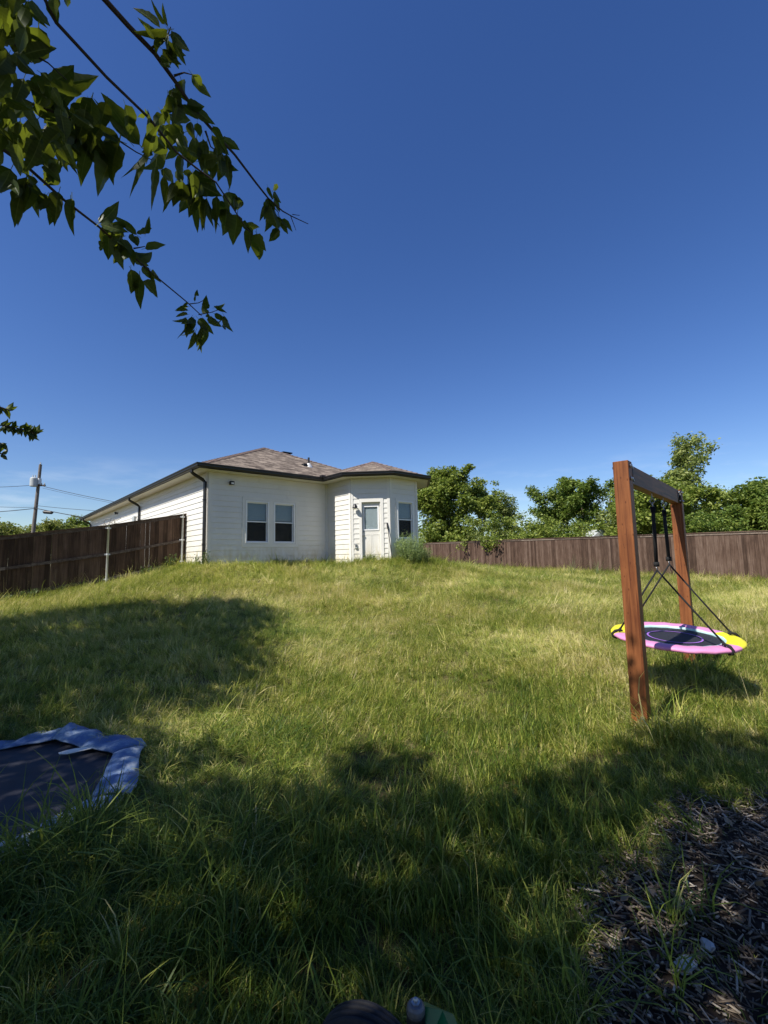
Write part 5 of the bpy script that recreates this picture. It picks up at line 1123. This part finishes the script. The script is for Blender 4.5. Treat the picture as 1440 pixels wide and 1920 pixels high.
M['litter'] = foliage('dead_leaf', [(0, (.10, .065, .035)), (1, (.30, .22, .13))], trans=.1, tcol=(.3, .2, .1)); tag(link('leaf_litter', npmesh('leaf_litter', Vl, Fl, M['litter'], False, {'tint': ('FACE', tl_)})), kind='stuff')
def rock(x, y, sx, sy, sz, label, seed, flat=.5):
    rr = random.Random(seed); bm = bmesh.new(); bmesh.ops.create_icosphere(bm, subdivisions=2, radius=1)
    for v in bm.verts: v.co *= 1 + rr.uniform(-.34, .3); v.co.x *= sx; v.co.y *= sy; v.co.z *= sz
    me = bpy.data.meshes.new('stone'); bm.to_mesh(me); bm.free(); me.materials.append(M['stone']); o = link('stone', me); o.location = (x, y, h1(x, y) + sz * flat + .030); o.rotation_euler = (0, 0, rr.uniform(0, 3))
    return tag(o, label, 'stone')
c = pxg(1285, 1832); rock(c[0], c[1], .048, .032, .016, 'larger pale flat stone on the dark mulch near the bottom right', 1)
c = pxg(1328, 1796); rock(c[0], c[1], .034, .026, .014, 'smaller pale stone on the dark mulch, behind the larger one', 2)
c = P2(.98, .35, 1.7); cw_ = wm(house) @ Vector(c); rock(cw_.x, cw_.y, .11, .09, .09, 'white block of stone on the ground in front of the house door', 3)

# ------------------------------------------------------------------ weeds and small plants
M['weed'] = foliage('weed_leaf', [(0, (.06, .10, .03)), (1, (.14, .18, .06))], trans=.3, tcol=(.2, .28, .05))
M['feather'] = foliage('feathery_weed', [(0, (.22, .33, .09)), (1, (.46, .54, .22))], trans=.3, tcol=(.22, .3, .08))
def weed(name, label, cat, x, y, hgt, wid, nst, nlf, leaf, asp, mat, seed, group=None, z=None):
    rr = random.Random(seed); g = np.random.default_rng(seed); z0 = h1(x, y) - .02 if z is None else z
    t = empty(name, (x, y, z0), label, cat, group); mb = MB(); C = []
    for k in range(nst):
        a = rr.uniform(0, 6.28); rad = wid / 2 * math.sqrt(rr.random()); hh = hgt * rr.uniform(.6, 1) * (1 - .35 * (rad / (wid / 2 + 1e-6)) ** 2)
        b = Vector((x + rad * .25 * math.cos(a), y + rad * .25 * math.sin(a), z0)); e = Vector((x + rad * math.cos(a), y + rad * math.sin(a), z0 + hh)); mmid = b.lerp(e, .5) + Vector((0, 0, hh * .08))
        mb.tube([b, mmid, e], [.006, .004, .0015], 4, cap=False)
        for q in range(nlf):
            u_ = rr.uniform(.25, 1.0); pt = b.lerp(mmid, u_ * 2) if u_ < .5 else mmid.lerp(e, u_ * 2 - 1); C.append(pt + Vector((rr.gauss(0, .03), rr.gauss(0, .03), rr.gauss(0, .02))))
    mb.build('stem', M['weed'], t)
    V, F, ti = leaf_cloud(np.array([tuple(c) for c in C]), leaf, asp, seed, -.2); link('leaves', npmesh('leaves', V, F, mat, False, {'tint': ('FACE', ti)}), t, True); return t
hw_ = lambda P, s, off: (wm(house) @ Vector(P(s, off, 0)))
q = hw_(P3, .45, .55); weed('feathery_shrub', 'tall feathery pale green weed bush below the bay window', 'bush', q.x, q.y, 1.35, 1.2, 110, 62, .085, .10, M['feather'], 1)
q = hw_(P3, 1.0, .45); weed('feathery_shrub', 'lower dark feathery weed at the right corner of the bay', 'bush', q.x, q.y, .85, .9, 60, 50, .075, .11, M['feather'], 2)
q = hw_(P2, .72, .35); weed('weed_plant', 'small dark leafy weed growing in front of the house door', 'weed', q.x, q.y, .42, .45, 12, 14, .06, .5, M['weed'], 3)
q = wm(house) @ Vector((-.15, -.12, 0)); weed('weed_plant', 'pale weed at the foot of the corner downspout', 'weed', q.x, q.y, .55, .6, 14, 16, .06, .5, M['weed'], 4)
for i, (s, hh, lab) in enumerate(((1.35, .42, 'leafy weed at the fence foot, right of the middle metal post'), (.6, .62, 'taller weed at the fence foot beside the house end post'), (4.3, .40, 'weed at the dark fence foot near the left edge'), (4.9, .3, 'low weed at the dark fence foot at the far left edge'))):
    q = pL + dL * s + np.array((.655, -.755)) * .22; weed('weed_plant', lab, 'weed', q[0], q[1], hh, .5, 12, 14, .07, .5, M['weed'], 20 + i, 'weeds along the left fence')
# dry vine tangled on the middle fence post
s = 2.45; c = pL + dL * s + np.array((.655, -.755)) * .09; zt = topL(s)
vine = empty('dried_vine', (c[0], c[1], zt), 'dry pale vine tangled over the top of the middle metal post', 'vine'); rr = random.Random(3); mb = MB()
for k in range(12):
    a = rr.uniform(0, 6.28); p0 = Vector((c[0] + rr.uniform(-.22, .22) * .75, c[1] + rr.uniform(-.22, .22) * .65, zt + rr.uniform(-.05, .05))); pts = [p0]
    for j in range(4): pts.append(pts[-1] + Vector((rr.gauss(0, .07), rr.gauss(0, .07), rr.uniform(-.02, .09))))
    mb.tube(pts, .006, 4)
M['dry'] = simple('dry_stem', (.36, .33, .29), .9, .2, 20); mb.build('stems', M['dry'], vine)
# arching grass clumps against the right fence
for i, (x, y, lab) in enumerate(((1072, 1078, 'arching coarse grass clump against the right fence, left of the swing'), (1122, 1082, 'lower arching grass clump nearest the front swing post'), (1003, 1068, 'thin arching grass clump at the fence by the mound'))):
    c = pxg(x, y); tt = tuft('grass_clump', 300 + i, 40, 1.0 if i < 2 else .8, .12, 1.7, .012, M['weed'], 6, .3); COL.objects.link(tt); tt.location = (c[0], c[1], h1(c[0], c[1])); tag(tt, lab, 'grass clump', 'coarse grass clumps by the right fence')
    a_ = tt.data.attributes.new('tint', 'FLOAT', 'FACE'); a_.data.foreach_set('value', gg.uniform(.2, 1, len(tt.data.polygons)).astype(np.float32))
# stick leaning on the wall right of the door
a_ = wm(house) @ Vector(P2(1.44, .22, 1.62)); b_ = wm(house) @ Vector(P2(1.285, .05, 2.86)); mb = MB().tube([a_, b_], .014, 8); mb.tube([b_ - (b_ - a_) * .19, b_ - (b_ - a_) * .1, b_ + (b_ - a_) * .02], [.016, .032, .022], 10)
tag(mb.build('broom_handle', M['black_plastic']), 'thin dark pole leaning on the siding right of the house door', 'pole')
